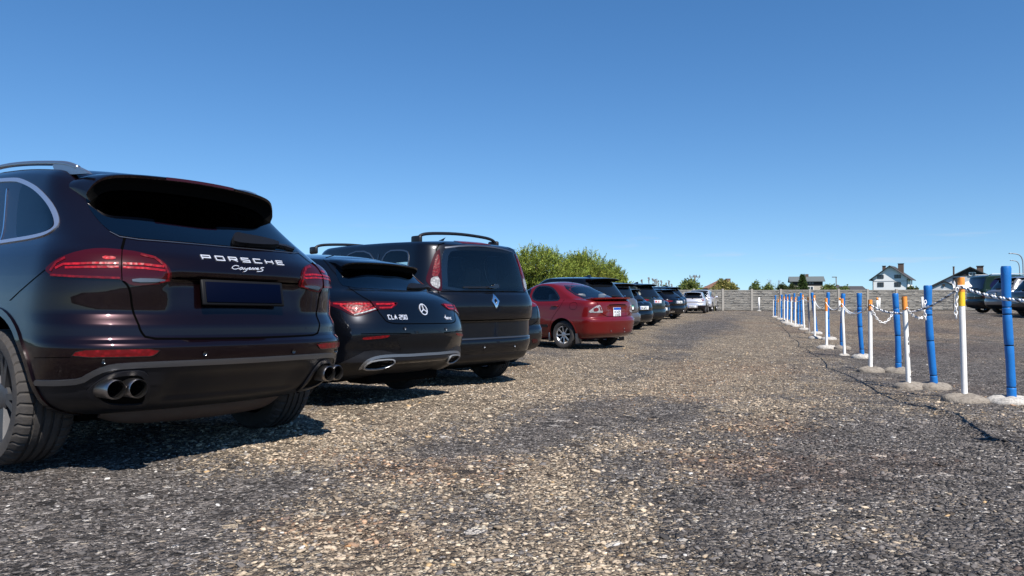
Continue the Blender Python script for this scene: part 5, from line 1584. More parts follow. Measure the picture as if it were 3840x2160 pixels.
def ground_mat():
    m = bpy.data.materials.new('loose gravel'); t = nt(m)
    out = node(t, 'ShaderNodeOutputMaterial'); b = node(t, 'ShaderNodeBsdfPrincipled', i_Roughness=.92)
    b.inputs['Specular IOR Level'].default_value = .25
    t.links.new(b.outputs[0], out.inputs[0])
    g = node(t, 'ShaderNodeNewGeometry')
    at = node(t, 'ShaderNodeAttribute', attribute_name='tan'); ab = node(t, 'ShaderNodeAttribute', attribute_name='brown')
    # jitter so the pebbles are not on a lattice
    hs = []
    cols = None
    for sc in (95.0, 38.0, 15.0):
        v = node(t, 'ShaderNodeTexVoronoi', i_Scale=sc); v.inputs['Randomness'].default_value = 1
        t.links.new(g.outputs['Position'], v.inputs['Vector'])
        s = node(t, 'ShaderNodeSeparateColor'); t.links.new(v.outputs['Color'], s.inputs[0])
        gc = ramp(t, [(0, (.022, .019, .017)), (.40, (.076, .066, .060)), (.75, (.148, .130, .118)), (.92, (.25, .22, .195)), (1, (.52, .48, .43))], s.outputs[0])
        tc = ramp(t, [(0, (.05, .038, .029)), (.3, (.135, .104, .076)), (.65, (.26, .205, .146)), (.88, (.41, .335, .24)), (1, (.60, .53, .41))], s.outputs[0])
        # each pebble is tan or grey, by the share of tan stones here
        cmp_ = node(t, 'ShaderNodeMapRange', i_3=0.0, i_4=1.0)
        sub = node(t, 'ShaderNodeMath', operation='SUBTRACT'); t.links.new(at.outputs['Fac'], sub.inputs[0]); t.links.new(s.outputs[1], sub.inputs[1])
        cmp_.inputs[1].default_value = -.12; cmp_.inputs[2].default_value = .12
        t.links.new(sub.outputs[0], cmp_.inputs[0])
        mx = node(t, 'ShaderNodeMix', data_type='RGBA'); t.links.new(cmp_.outputs[0], mx.inputs[0]); t.links.new(gc, mx.inputs[6]); t.links.new(tc, mx.inputs[7])
        if cols is None: cols = mx.outputs[2]
        else:
            f = node(t, 'ShaderNodeMath', operation='GREATER_THAN', i_1=.62 if sc > 20 else .90); t.links.new(s.outputs[2], f.inputs[0])
            m2 = node(t, 'ShaderNodeMix', data_type='RGBA'); t.links.new(f.outputs[0], m2.inputs[0]); t.links.new(cols, m2.inputs[6]); t.links.new(mx.outputs[2], m2.inputs[7]); cols = m2.outputs[2]
        hs.append(v.outputs['Distance'])
    n = node(t, 'ShaderNodeTexNoise', i_Scale=2.2, i_Detail=8.0, i_Roughness=.7); t.links.new(g.outputs['Position'], n.inputs['Vector'])
    mr = node(t, 'ShaderNodeMapRange', i_1=.3, i_2=.7, i_3=.62, i_4=1.3); t.links.new(n.outputs['Fac'], mr.inputs[0])
    sc_ = node(t, 'ShaderNodeVectorMath', operation='SCALE'); t.links.new(cols, sc_.inputs[0]); t.links.new(mr.outputs[0], sc_.inputs['Scale'])
    mb = node(t, 'ShaderNodeMix', data_type='RGBA', blend_type='MULTIPLY'); mb.inputs[7].default_value = (.85, .68, .60, 1)
    t.links.new(ab.outputs['Fac'], mb.inputs[0]); t.links.new(sc_.outputs[0], mb.inputs[6])
    af = node(t, 'ShaderNodeAttribute', attribute_name='unseen_field')
    gr = node(t, 'ShaderNodeTexNoise', i_Scale=.6, i_Detail=8.0); t.links.new(g.outputs['Position'], gr.inputs['Vector'])
    gcol = ramp(t, [(.3, (.022, .034, .010)), (.7, (.060, .078, .026))], gr.outputs['Fac'])
    mf = node(t, 'ShaderNodeMix', data_type='RGBA'); t.links.new(af.outputs['Fac'], mf.inputs[0]); t.links.new(mb.outputs[2], mf.inputs[6]); t.links.new(gcol, mf.inputs[7])
    t.links.new(mf.outputs[2], b.inputs['Base Color'])
    ad = node(t, 'ShaderNodeMath', operation='MULTIPLY_ADD', i_1=2.4); t.links.new(hs[1], ad.inputs[0]); t.links.new(hs[0], ad.inputs[2])
    bp = node(t, 'ShaderNodeBump', i_Strength=1.0, i_Distance=.016); bp.invert = True
    t.links.new(ad.outputs[0], bp.inputs['Height']); t.links.new(bp.outputs[0], b.inputs['Normal'])
    return m


def make_stones():
    """loose pebbles lying on the lot: far too many to count, one object"""
    bm = bmesh.new(); bmesh.ops.create_icosphere(bm, subdivisions=1, radius=1); bm.verts.index_update()
    ico = np.array([v.co[:] for v in bm.verts]); icf = np.array([[v.index for v in f.verts] for f in bm.faces]); bm.free()
    bm = bmesh.new(); bmesh.ops.create_icosphere(bm, subdivisions=2, radius=1); bm.verts.index_update()
    ic2 = np.array([v.co[:] for v in bm.verts]); if2 = np.array([[v.index for v in f.verts] for f in bm.faces]); bm.free()
    VV = []; FF = []; CC = []; base = 0
    r = np.random.default_rng(11)
    sets = [(44000, 2.1, 5.5, .0045, .014, ico, icf), (36000, 5.5, 11.5, .007, .014, ico, icf), (16000, 11.5, 24, .010, .020, ico, icf), (2200, 2.2, 7.5, .011, .021, ic2, if2), (1300, 7.5, 18, .016, .028, ico, icf)]
    for n, y0, y1, r0, r1, tv, tf in sets:
        u = r.random(n)
        yy = np.sqrt(y0 ** 2 + u * (y1 ** 2 - y0 ** 2)) if y1 < 12 else y0 + (y1 - y0) * u ** 1.3
        xx = (r.random(n) * 2 - 1) * (yy * .74 + .5)
        tan, brn = masks(xx, yy)
        keep = r.random(n) < (.40 + .6 * tan)
        xx, yy, tan, brn = xx[keep], yy[keep], tan[keep], brn[keep]; n = len(xx)
        rad = r0 + (r1 - r0) * r.random(n) ** 2.0
        zz = height(xx, yy)
        # shapes: flattened, knocked about
        k = len(tv)
        jit = 1 + (r.random((n, k)) - .5) * .8
        P = np.clip(tv[None] * jit[..., None], -.86, .72)
        sc = np.stack([rad * (1 + r.random(n) * .7), rad * (.75 + r.random(n) * .5), rad * (.30 + r.random(n) * .30)], 1)
        P = P * sc[:, None, :]
        tl = (r.random(n) - .5) * .8; c, s = np.cos(tl), np.sin(tl)
        P = np.stack([P[..., 0] * c[:, None] - P[..., 2] * s[:, None], P[..., 1], P[..., 0] * s[:, None] + P[..., 2] * c[:, None]], -1)
        a = r.random(n) * 6.283; c, s = np.cos(a), np.sin(a)
        P = np.stack([P[..., 0] * c[:, None] - P[..., 1] * s[:, None], P[..., 0] * s[:, None] + P[..., 1] * c[:, None], P[..., 2]], -1)
        P = P + np.stack([xx, yy, zz + rad * .12], 1)[:, None, :]
        # stone colour, one per stone
        q = r.random(n) < tan * .92
        v = r.random(n)
        g_ = np.stack([.042 + .14 * v ** 1.5] * 3, 1) * np.array([1.0, .90, .84])
        t_ = np.array([.11, .083, .060]) + (v ** 1.3)[:, None] * np.array([.42, .34, .245])
        cc = np.where(q[:, None], t_, g_)
        w = r.random(n)
        cc = np.where((w < .012)[:, None], np.array([.50, .47, .43]), cc)
        cc = np.where(((w > .985) & q)[:, None], np.array([.40, .27, .14]), cc)
        cc = cc * np.where(brn[:, None] > r.random(n)[:, None], np.array([.85, .68, .6]), 1.0)
        VV.append(P.reshape(-1, 3)); FF.append((tf[None] + base + (np.arange(n) * k)[:, None, None]).reshape(-1, 3))
        CC.append(np.repeat(np.concatenate([cc, np.ones((n, 1))], 1), k, 0)); base += n * k
    V = np.concatenate(VV); Fc = np.concatenate(FF); C_ = np.concatenate(CC).astype(np.float32)
    me = np_mesh('gravel_stones', V, Fc)
    at = me.attributes.new('stone', 'FLOAT_COLOR', 'POINT'); at.data.foreach_set('color', C_.ravel())
    m = bpy.data.materials.new('pebble'); t = nt(m)
    out = node(t, 'ShaderNodeOutputMaterial'); b = node(t, 'ShaderNodeBsdfPrincipled', i_Roughness=.85); b.inputs['Specular IOR Level'].default_value = .3
    a_ = node(t, 'ShaderNodeAttribute', attribute_name='stone')
    g = node(t, 'ShaderNodeNewGeometry'); nz = node(t, 'ShaderNodeTexNoise', i_Scale=160.0, i_Detail=3.0); t.links.new(g.outputs['Position'], nz.inputs['Vector'])
    mr = node(t, 'ShaderNodeMapRange', i_1=.3, i_2=.7, i_3=.7, i_4=1.25); t.links.new(nz.outputs['Fac'], mr.inputs[0])
    sc_ = node(t, 'ShaderNodeVectorMath', operation='SCALE'); t.links.new(a_.outputs['Color'], sc_.inputs[0]); t.links.new(mr.outputs[0], sc_.inputs['Scale']); t.links.new(sc_.outputs[0], b.inputs['Base Color'])
    t.links.new(b.outputs[0], out.inputs[0])
    me.materials.append(m)
    o = bpy.data.objects.new('gravel_stones', me); col.objects.link(o)
    tag(o, 'loose grey and tan pebbles scattered over the gravel lot', 'gravel', kind='stuff')


# ------------------------------------------------------------------ barrier posts, rope, chains
M['post_white'] = pbr('white post paint', (.78, .77, .74), .45, dirt=.35, dirt_scale=14, dirt_col=(.45, .40, .34))
M['post_orange'] = pbr('orange post tip', (.78, .27, .04), .55, dirt=.5, dirt_scale=22, dirt_col=(.45, .13, .03))
M['post_yellow'] = pbr('yellow post band', (.85, .52, .02), .5, dirt=.2)
M['post_grey'] = pbr('weathered post', (.34, .31, .30), .6, dirt=.6, dirt_col=(.10, .08, .07), dirt_scale=9)
M['foam_blue'] = pbr('blue foam sleeve', (.007, .135, .42), .42, dirt=.10, dirt_col=(.02, .10, .30), bump=.15, bump_scale=60)
M['concrete_foot'] = pbr('cast concrete', (.23, .20, .165), .9, dirt=1.8, dirt_scale=24, dirt_col=(.12, .10, .08), bump=.9, bump_scale=70)
M['concrete_white'] = pbr('limewashed concrete', (.44, .41, .37), .9, dirt=1.6, dirt_scale=30, dirt_col=(.16, .15, .13), bump=.9, bump_scale=70)
M['rope'] = pbr('white cord', (.80, .79, .77), .8)
M['rope_dark'] = pbr('dark fleck of cord', (.03, .03, .035), .8)
M['rope_far'] = pbr('pale cord', (.74, .68, .70), .8)
M['chain'] = pbr('white plastic chain', (.82, .81, .79), .4)
M['rust'] = pbr('peeled paint', (.035, .025, .02), .8)

POSTS = [  # kind, foot px, top px, label
 ('W', (3618, 1508), (3604, 1040), 'white post with yellow and orange tip, nearest of the white posts', dict(yellow=True, foot='concrete_foot', fr=.225)),
 ('B', (3790, 1514), (3775, 998), 'tallest blue foam post, nearest the camera at the right edge', dict(foot='concrete_white', fr=.225)),
 ('B', (3502, 1457), (3479, 1070), 'leaning blue foam post left of the yellow banded white post', dict(fr=.20)),
 ('W', (3408, 1455), (3391, 1112), 'leaning white post with dark peeled paint patches and orange tip', dict(peel=True, fr=.19)),
 ('B', (3368, 1396), (3359, 1100), 'blue foam post standing just behind the peeling white post', dict(fr=.20)),
 ('W', (3265, 1395), (3263, 1124), 'clean white post with orange tip where rope and chain both hang', dict(fr=.20)),
 ('B', (3232, 1342), (3222, 1099), 'blue foam post on a white foot behind the clean white post', dict(foot='concrete_white', fr=.20)),
 ('W', (3167, 1333), (3157, 1120), 'white post with orange tip in front of a blue post, no wide foot', dict(fr=.10, foot='concrete_white')),
 ('B', (3158, 1308), (3160, 1101), 'blue foam post directly hidden behind an orange tipped white post', dict(fr=.19)),
 ('W', (3100, 1306), (3098, 1118), 'white post with long orange tip on a flat white foot', dict(fr=.23, foot='concrete_white', tip=.30)),
 ('B', (3107, 1273), (3104, 1096), 'blue foam post right behind the long orange tipped white post', dict(fr=.22, foot='concrete_white')),
 ('W', (3056, 1269), (3053, 1107), 'white post with orange tip between two leaning blue posts', dict(fr=.20, foot='concrete_white')),
 ('B', (3061, 1252), (3046, 1097), 'blue foam post leaning strongly to the left', dict(fr=.20, foot='concrete_white')),
 ('G', (3036, 1251), (3030, 1114), 'thin weathered grey post with a rusty orange tip', dict(fr=.18)),
 ('W', (3016, 1237), (3010, 1105), 'leaning white post with orange tip right of the paired blue posts', dict(fr=.20, foot='concrete_white')),
 ('B', (3004, 1224), (3004, 1099), 'right one of the touching pair of blue foam posts', dict(fr=.18, foot='concrete_white')),
 ('B', (2994, 1222), (2994, 1112), 'shorter left one of the touching pair of blue foam posts', dict(fr=.16, foot='concrete_white')),
 ('W', (2982, 1225), (2983, 1115), 'white post left of the touching pair of blue posts', dict(fr=.16, foot='concrete_white')),
 ('B', (2977, 1208), (2978, 1100), 'blue foam post, twelfth from the right in the far cluster', dict(fr=.16)),
 ('W', (2967, 1218), (2967, 1114), 'far white post on a broad flat foot, fifth from the left', dict(fr=.25, foot='concrete_white')),
 ('B', (2959, 1205), (2960, 1104), 'far blue foam post, fourth blue one from the left', dict(fr=.16)),
 ('W', (2952, 1212), (2953, 1113), 'far white post on a broad foot, fourth from the left', dict(fr=.25, foot='concrete_white')),
 ('B', (2946, 1200), (2947, 1104), 'far blue foam post, third blue one from the left', dict(fr=.16)),
 ('W', (2941, 1206), (2941, 1112), 'far white post with orange tip, third from the left', dict(fr=.2, foot='concrete_white')),
 ('B', (2931, 1198), (2931, 1105), 'far blue foam post, second blue one from the left', dict(fr=.16)),
 ('W', (2926, 1198), (2926, 1112), 'far white post with orange tip, second from the left', dict(fr=.2, foot='concrete_white')),
 ('G', (2918, 1193), (2918, 1121), 'far grey post without sleeve near the left end of the posts', dict(fr=.12)),
 ('B', (2907, 1190), (2907, 1107), 'leftmost blue foam post, farthest from the camera', dict(fr=.2, foot='concrete_white')),
 ('W', (4225, 1742), (4218, 1045), 'nearest white rope post, just outside the view on the right', dict(fr=.22)),
 ('W', (2900, 1188), (2900, 1114), 'leftmost thin white post at the far end of the line', dict(fr=.1, thin=True)),
]
PP = []


def make_posts():
    r = random.Random(3)
    for kind, fp, tp, label, o in POSTS:
        g = ground_pt(*fp)
        g.z = float(height(np.array([g.x]), np.array([g.y]))[0])
        top = at_depth(tp[0], tp[1], g.y) - g
        foot_h = .075 if o['fr'] > .14 else .03
        near = g.y < 14
        root = empty('barrier_post', g, 0, label, 'post', 'posts along the edge of the lane')
        fr = o['fr']
        prof = [(fr, -.02), (fr, foot_h * .25), (fr * .93, foot_h * .55), (fr * .7, foot_h * .85), (fr * .35, foot_h), (0, foot_h)]
        mb = MB().lathe(prof, 28 if near else 14)
        rr = random.Random(int(fp[0]))
        for i, v in enumerate(mb.v):
            a = math.atan2(v[1], v[0]); k = 1 + .05 * math.sin(2 * a + rr.random() * .3) + .03 * math.sin(5 * a + fp[0])
            mb.v[i] = (v[0] * k, v[1] * k, v[2] + (.012 * math.sin(3 * a + fp[0]) if v[2] > .01 else 0))
        mb.build('foot', M[o.get('foot', 'concrete_foot')], root, True)
        ax = top.normalized(); L = top.length
        P = lambda s: ax * s
        sd = Vector((1, 0, 0)); wob = lambda s: sd * .012 * math.sin(s * 3.1 + fp[0])
        n = 12 if near else 8
        if kind in 'WG':
            rad = .029 if not o.get('thin') else .02
            if g.y > 16: rad *= 1.05
            tipl = o.get('tip', .17)
            MB().tube([P(foot_h * .6), P(L * .5), P(L - tipl)], rad, n).build('pole', M['post_white'] if kind == 'W' else M['post_grey'], root, True, 40)
            if not o.get('thin'):
                if o.get('yellow'):
                    MB().tube([P(L - .30), P(L - .15)], rad + .002, n).build('yellow_band', M['post_yellow'], root, True, 40)
                    MB().tube([P(L - .15), P(L - .04), P(L)], [rad + .003, rad + .004, rad + .002], n).build('tip', M['post_orange'], root, True, 40)
                else:
                    MB().tube([P(L - tipl), P(L)], rad + .002, n).build('tip', M['post_orange'], root, True, 40)
            if o.get('peel'):
                mb = MB()
                for s, h_, w in ((.54, .035, .25), (.49, .02, .3), (.37, .035, .2), (.13, .012, .2)):
                    vs = []; m = 9
                    for k in range(m):
                        a = 2 * math.pi * k / m; aa = .15 + w * math.cos(a) * (.7 + .5 * r.random()); hh = L * s + h_ * math.sin(a) * (.7 + .5 * r.random())
                        vs.append(P(hh) + Vector((math.sin(aa + .2), -math.cos(aa + .2), 0)) * (rad + .0015))
                    mb.add(vs, [tuple(range(m))])
                for k in range(1): pass
                mb.build('peeled_paint', M['rust'], root)
        else:
            rad = .043
            segs = [foot_h * .8, .17, .60, .92, .99, L]
            if L < 1.25: segs = [foot_h * .8, L * .12, L * .47, L * .74, L * .81, L]
            pts = []; rs = []
            for i, (a, b) in enumerate(zip(segs[:-1], segs[1:])):
                for f in (0, .06, .25, .5, .75, .94, 1):
                    s = a + (b - a) * f
                    pts.append(P(s) + wob(s)); q = rad * (.86 if f in (0, 1) else 1.0) * (1 + .04 * math.sin(s * 9 + fp[0]))
                    if i == len(segs) - 2: q *= 1 + .10 * f
                    rs.append(q)
            MB().tube(pts, rs, 16 if near else 9).build('foam_sleeve', M['foam_blue'], root, True, 60)
            for s in segs[1:-1]:
                MB().lathe([(rad * .9, -.006), (rad * .96, -.003), (rad * .96, .003), (rad * .9, .006)], 14, Matrix.Translation(P(s) + wob(s)) @ ax.to_track_quat('Z', 'Y').to_matrix().to_4x4()).build('tie_band', M['gap'], root, True)
        PP.append((g, ax, L))
    # small white stakes along the concrete fence
    for px, top, lab, org in ((2846, 1115, 'thin white stake before the concrete fence, alone and leftmost', False), (3148, 1117, 'white stake with red orange tip before the fence behind the posts', True), (3289, 1116, 'left one of two white stakes close together before the fence', True), (3297, 1117, 'right one of two white stakes close together before the fence', False), (3458, 1113, 'thin white stake before the fence, rightmost of the stakes', False)):
        Y = 55.5; x = (px - CX) / F * Y
        z = float(terrain(x, Y)); tz = at_depth(px, top, Y).z - z
        root = empty('fence_stake', (x, Y, z), 0, lab, 'stake', 'white stakes in front of the fence')
        MB().tube([(0, 0, 0), (.01, 0, tz - (.2 if org else 0))], .07 if px != 2846 else .06, 8).build('pole', M['post_white'], root, True)
        if org: MB().tube([(.01, 0, tz - .2), (.01, 0, tz)], .072, 8).build('tip', M['post_orange'], root, True)
        MB().lathe([(.16, 0), (.14, .04), (0, .06)], 12).build('foot', M['concrete_white'], root, True)
    # rope from white post to white post
    idx = [0, 5, 7, 9, 11, 14, 17, 19, 21, 23, 25, 29]
    att = [.10, .075, .10, .10, .09, .08, .1, .1, .1, .1, .1, .1]
    pin = []
    for k, d in zip(idx, att):
        g, ax, L = PP[k]; p = g + ax * (L - d); pin.append(p + Vector((-.02, -.034, 0)))
    w0 = PP[28][0] + PP[28][1] * (PP[28][2] - .10) + Vector((-.02, -.034, 0))
    chainpts = []
    spans = [(w0, pin[0], .085)] + [(pin[i], pin[i + 1], (.20, .17, .15, .20, .12, .12, .1, .1, .1, .1, .1)[i]) for i in range(len(pin) - 1)]
    pts = []
    for j, (a, b, sag) in enumerate(spans):
        n = max(6, int((a - b).length / (.012 if j < 2 else .08)))
        for i in range(n):
            t_ = i / n
            p = a.lerp(b, t_); p.z -= sag * 4 * t_ * (1 - t_)
            pts.append(p)
    # nearest two spans: two laid strands
    nn = sum(max(6, int((a - b).length / .012)) for a, b, s in spans[:2])
    mb = MB(); r0 = .0075
    for s in (0, 1, 2):
        q = []
        for i, p in enumerate(pts[:nn]):
            t_ = (pts[i + 1] - pts[max(i - 1, 0)]).normalized(); u = t_.cross(Vector((0, 0, 1))).normalized(); v = t_.cross(u)
            a = i * .30 + s * 2.094
            q.append(p + (u * math.cos(a) + v * math.sin(a)) * r0)
        MBs = mb if s else MB()
        MBs.tube(q, .0086 if s else .0062, 6)
        if s == 0: dark = MBs
    mb.tube(pts[nn - 1:], .011, 6)
    g, ax, L = PP[0]
    kn = g + ax * (L - .10)
    for s in (-.012, .0, .012):
        mb.tube([kn + ax * s + Vector((.034 * math.cos(a), .034 * math.sin(a), 0)) for a in np.linspace(0, 6.283, 15)], .0075, 6, False)
    ro = mb.build('rope', M['rope'], None, True)
    tag(ro, 'long white twisted rope sagging from white post to white post', 'rope')
    dark.build('dark_strand', M['rope_dark'], ro, True)
    # plastic chains
    def link_chain(p, label, lk=.05):
        mb = MB(); acc = 0; prev = p[0]; out = []
        dense = []
        for a, b in zip(p[:-1], p[1:]):
            n = max(1, int((b - a).length / .004))
            for i in range(n): dense.append(a.lerp(b, i / n))
        dense.append(p[-1])
        i = 0; flip = 0
        while i < len(dense):
            j = i
            while j < len(dense) and (dense[j] - dense[i]).length < lk * .74: j += 1
            if j >= len(dense): break
            a, b = dense[i], dense[j]
            t_ = (b - a).normalized(); c = (a + b) / 2
            u = t_.cross(Vector((.3, .9, .1))).normalized()
            if flip: u = t_.cross(u).normalized()
            ring = [c + t_ * (lk * .5 * math.cos(w)) * (1.0) + u * (lk * .27 * math.sin(w)) for w in np.linspace(0, 6.283, 11)[:-1]]
            mb.tube(ring + [ring[0]], .0055, 6, False)
            flip ^= 1; i = j
        o = mb.build('plastic_chain', M['chain'], None, True)
        tag(o, label, 'chain', 'white plastic chains on the posts')
    def sagc(a, b, s): 
        return [Vector(a.lerp(b, t_)) - Vector((0, 0, s * 4 * t_ * (1 - t_))) for t_ in np.linspace(0, 1, 16)]
    def on(k, d, off=(0, -.045, 0)):
        g, ax, L = PP[k]; return g + ax * (L - d) + Vector(off)
    link_chain(sagc(on(5, .13), on(4, .28, (-.045, 0, 0)), .20), 'white chain sagging between the clean white post and the blue post')
    b2 = on(2, .19, (-.05, -.02, 0))
    link_chain([b2, b2 - Vector((.02, 0, .1)), b2 - Vector((.0, 0, .24))], 'short white chain hanging from the leaning blue post')
    w1 = on(0, .11, (-.055, -.02, 0))
    link_chain([w1, w1 - Vector((.01, 0, .12)), w1 - Vector((.02, 0, .26)), w1 - Vector((.012, 0, .33))], 'white chain hanging straight down from the yellow banded post')
    link_chain(sagc(on(3, .14), on(3, .14) + Vector((.35, .25, -.12)), .06), 'white chain leading right from the peeling white post')
    link_chain(sagc(on(7, .16), on(6, .30, (-.045, 0, 0)), .12), 'white chain between a footless white post and the blue post behind it')
    # torn tape at the first post
    r = random.Random(5)
    for c, s, lb in ((Vector((-.075, 0, -.06)), 1.0, 'smaller torn white tape on the left of the yellow banded post'), (Vector((.085, .02, -.055)), 1.5, 'larger torn white tape on the right of the yellow banded post')):
        q = kn + ax * .06 + c
        vs = []
        for k in range(9):
            a = 2 * math.pi * k / 9
            vs.append(q + Vector((math.cos(a) * .022 * s * r.uniform(.5, 1.2), r.uniform(-.02, .02), math.sin(a) * .06 * r.uniform(.5, 1.2))))
        t_ = MB().add([q + Vector((0, -.02, 0))] + vs, [(0, 1 + k, 1 + (k + 1) % 9) for k in range(9)]).build('torn_tape', M['chain'], None)
        tag(t_, lb, 'tape', 'torn tape on the near white post')


# ------------------------------------------------------------------ concrete fence
def make_fence():
    YF = 58.0; sp = 2.27
    cm = pbr('weathered concrete', (.27, .256, .23), .95, dirt=.5, dirt_scale=1.2, dirt_col=(.15, .13, .11), bump=.6, bump_scale=25)
    cp = pbr('fence post concrete', (.30, .28, .25), .95, dirt=.7, dirt_scale=2.0, dirt_col=(.14, .13, .11), bump=.4, bump_scale=25)
    root = empty('concrete_fence', (18.8, YF, float(terrain(18.8, YF))), 0, 'low concrete slab fence with stone pattern closing off the lot', 'fence')
    Hh = 1.62; variants = []
    r = random.Random(9)
    for v in range(4):
        mb = MB()
        hs = Hh / 3
        mb.box((0, .05, Hh / 2), (sp - .16, .02, Hh - .01))
        for s in range(3):
            z0 = s * hs
            mb.box((0, .02, z0 + hs / 2 + .01), (sp - .16, .05, hs - .03))
            mb.box((0, -.005, z0 + hs - .028), (sp - .16, .05, .036), bev=.008)
            for row in range(4):
                z = z0 + .03 + row * (hs - .09) / 4; h_ = (hs - .09) / 4
                x = -sp / 2 + .09
                while x < sp / 2 - .12:
                    w = r.uniform(.16, .42); w = min(w, sp / 2 - .09 - x)
                    d = r.uniform(.035, .075); b = .016
                    z1 = z + .022 + r.uniform(0, .012); z2 = z + h_ - .012 - r.uniform(0, .008)
                    vs = [(x + .006, -.004, z1), (x + w - .006, -.004, z1), (x + w - .006, -.004, z2), (x + .006, -.004, z2), (x + b, -d * .6, z1 + b), (x + w - b, -d * r.uniform(.5, 1), z1 + b), (x + w - b, -d, z2 - b), (x + b, -d * r.uniform(.6, 1), z2 - b)]
                    mb.add(vs, [(0, 1, 5, 4), (1, 2, 6, 5), (2, 3, 7, 6), (3, 0, 4, 7), (4, 5, 6, 7)])
                    x += w
        variants.append(mb)
    first = {}
    pm = MB().box((0, 0, (Hh + .07) / 2 - .1), (.17, .16, Hh + .27), bev=.015)
    post0 = None
    for k in range(-5, 13):
        x = 18.8 + k * sp; z = float(terrain(x, YF))
        rel = (x - 18.8, 0, z - float(terrain(18.8, YF)))
        if post0 is None: post0 = pm.build('fence_post', cp, root, False); po = post0
        else: po = post0.copy(); col.objects.link(po); po.parent = root
        po.location = (rel[0], r.uniform(-.02, .02), rel[2] + r.uniform(-.02, .02))
        if k < 12:
            v = (k * 3 + 1) % 4
            x2 = x + sp / 2
            if v not in first: pa = variants[v].build('fence_panel', cm, root, False); first[v] = pa
            else: pa = first[v].copy(); col.objects.link(pa); pa.parent = root
            pa.location = (x2 - 18.8, 0, float(terrain(x2, YF)) - float(terrain(18.8, YF)) + r.uniform(-.015, .015))


# ------------------------------------------------------------------ houses
M['render_white'] = pbr('white render', (.82, .82, .80), .9, dirt=.2, dirt_scale=.5, dirt_col=(.5, .49, .46))
M['render_beige'] = pbr('beige render', (.46, .40, .33), .9, dirt=.3, dirt_scale=.6, dirt_col=(.3, .26, .22))
M['render_grey'] = pbr('pale grey render', (.50, .51, .52), .9, dirt=.25, dirt_scale=.6, dirt_col=(.34, .34, .34))
M['tile_dark'] = pbr('dark roof tile', (.035, .035, .04), .75, dirt=.3, bump=.4, bump_scale=6)
M['tile_grey'] = pbr('grey sheet roof', (.10, .115, .115), .6, dirt=.3)
M['board_dark'] = pbr('dark boarding', (.03, .026, .024), .8)
M['brick_dark'] = pbr('dark brick', (.10, .065, .05), .9, dirt=.5, dirt_scale=4)
M['pane'] = pbr('window pane', (.03, .035, .045), .08, spec=.7)
M['frame_white'] = pbr('white window frame', (.75, .75, .74), .5)


def gable_house(root, w, d, eave, ridge, wall, roof, over=.5, rt=.18):
    """front gable faces -y"""
    hw = w / 2
    mb = MB()
    vs = [(-hw, 0, -1), (hw, 0, -1), (hw, 0, eave), (0, 0, ridge - .1), (-hw, 0, eave)]
    vs += [(x, d, z) for x, y, z in vs]
    mb.add(vs, [(0, 1, 2, 3, 4), (9, 8, 7, 6, 5), (0, 5, 6, 1), (1, 6, 7, 2), (4, 9, 5, 0), (2, 7, 8, 3), (3, 8, 9, 4)])
    wo = mb.build('wall', wall, root)
    sl = (ridge - eave) / hw
    for s in (-1, 1):
        e = (hw + over)
        ez = ridge - sl * e
        mb = MB()
        p = [(0, -over, ridge), (s * e, -over, ez), (s * e, d + over, ez), (0, d + over, ridge)]
        vs = [(x, y, z) for x, y, z in p] + [(x, y, z + rt) for x, y, z in p]
        mb.add(vs, [(0, 1, 2, 3), (7, 6, 5, 4), (0, 4, 5, 1), (1, 5, 6, 2), (2, 6, 7, 3), (3, 7, 4, 0)])
        mb.build('roof', roof, root)
    return wo


def house_window(parent, x, z, w, h, y=-.02, frame='frame_white'):
    f = MB()
    t_ = .09
    for c, s in (((x, y, z + h / 2), (w, .1, t_)), ((x, y, z - h / 2), (w, .1, t_)), ((x - w / 2, y, z), (t_, .1, h)), ((x + w / 2, y, z), (t_, .1, h)), ((x, y, z), (t_ * .7, .08, h))): f.box(c, s)
    fo = f.build('window', M[frame], parent)
    MB().box((x, y + .03, z), (w - t_, .04, h - t_)).build('pane', M['pane'], fo)


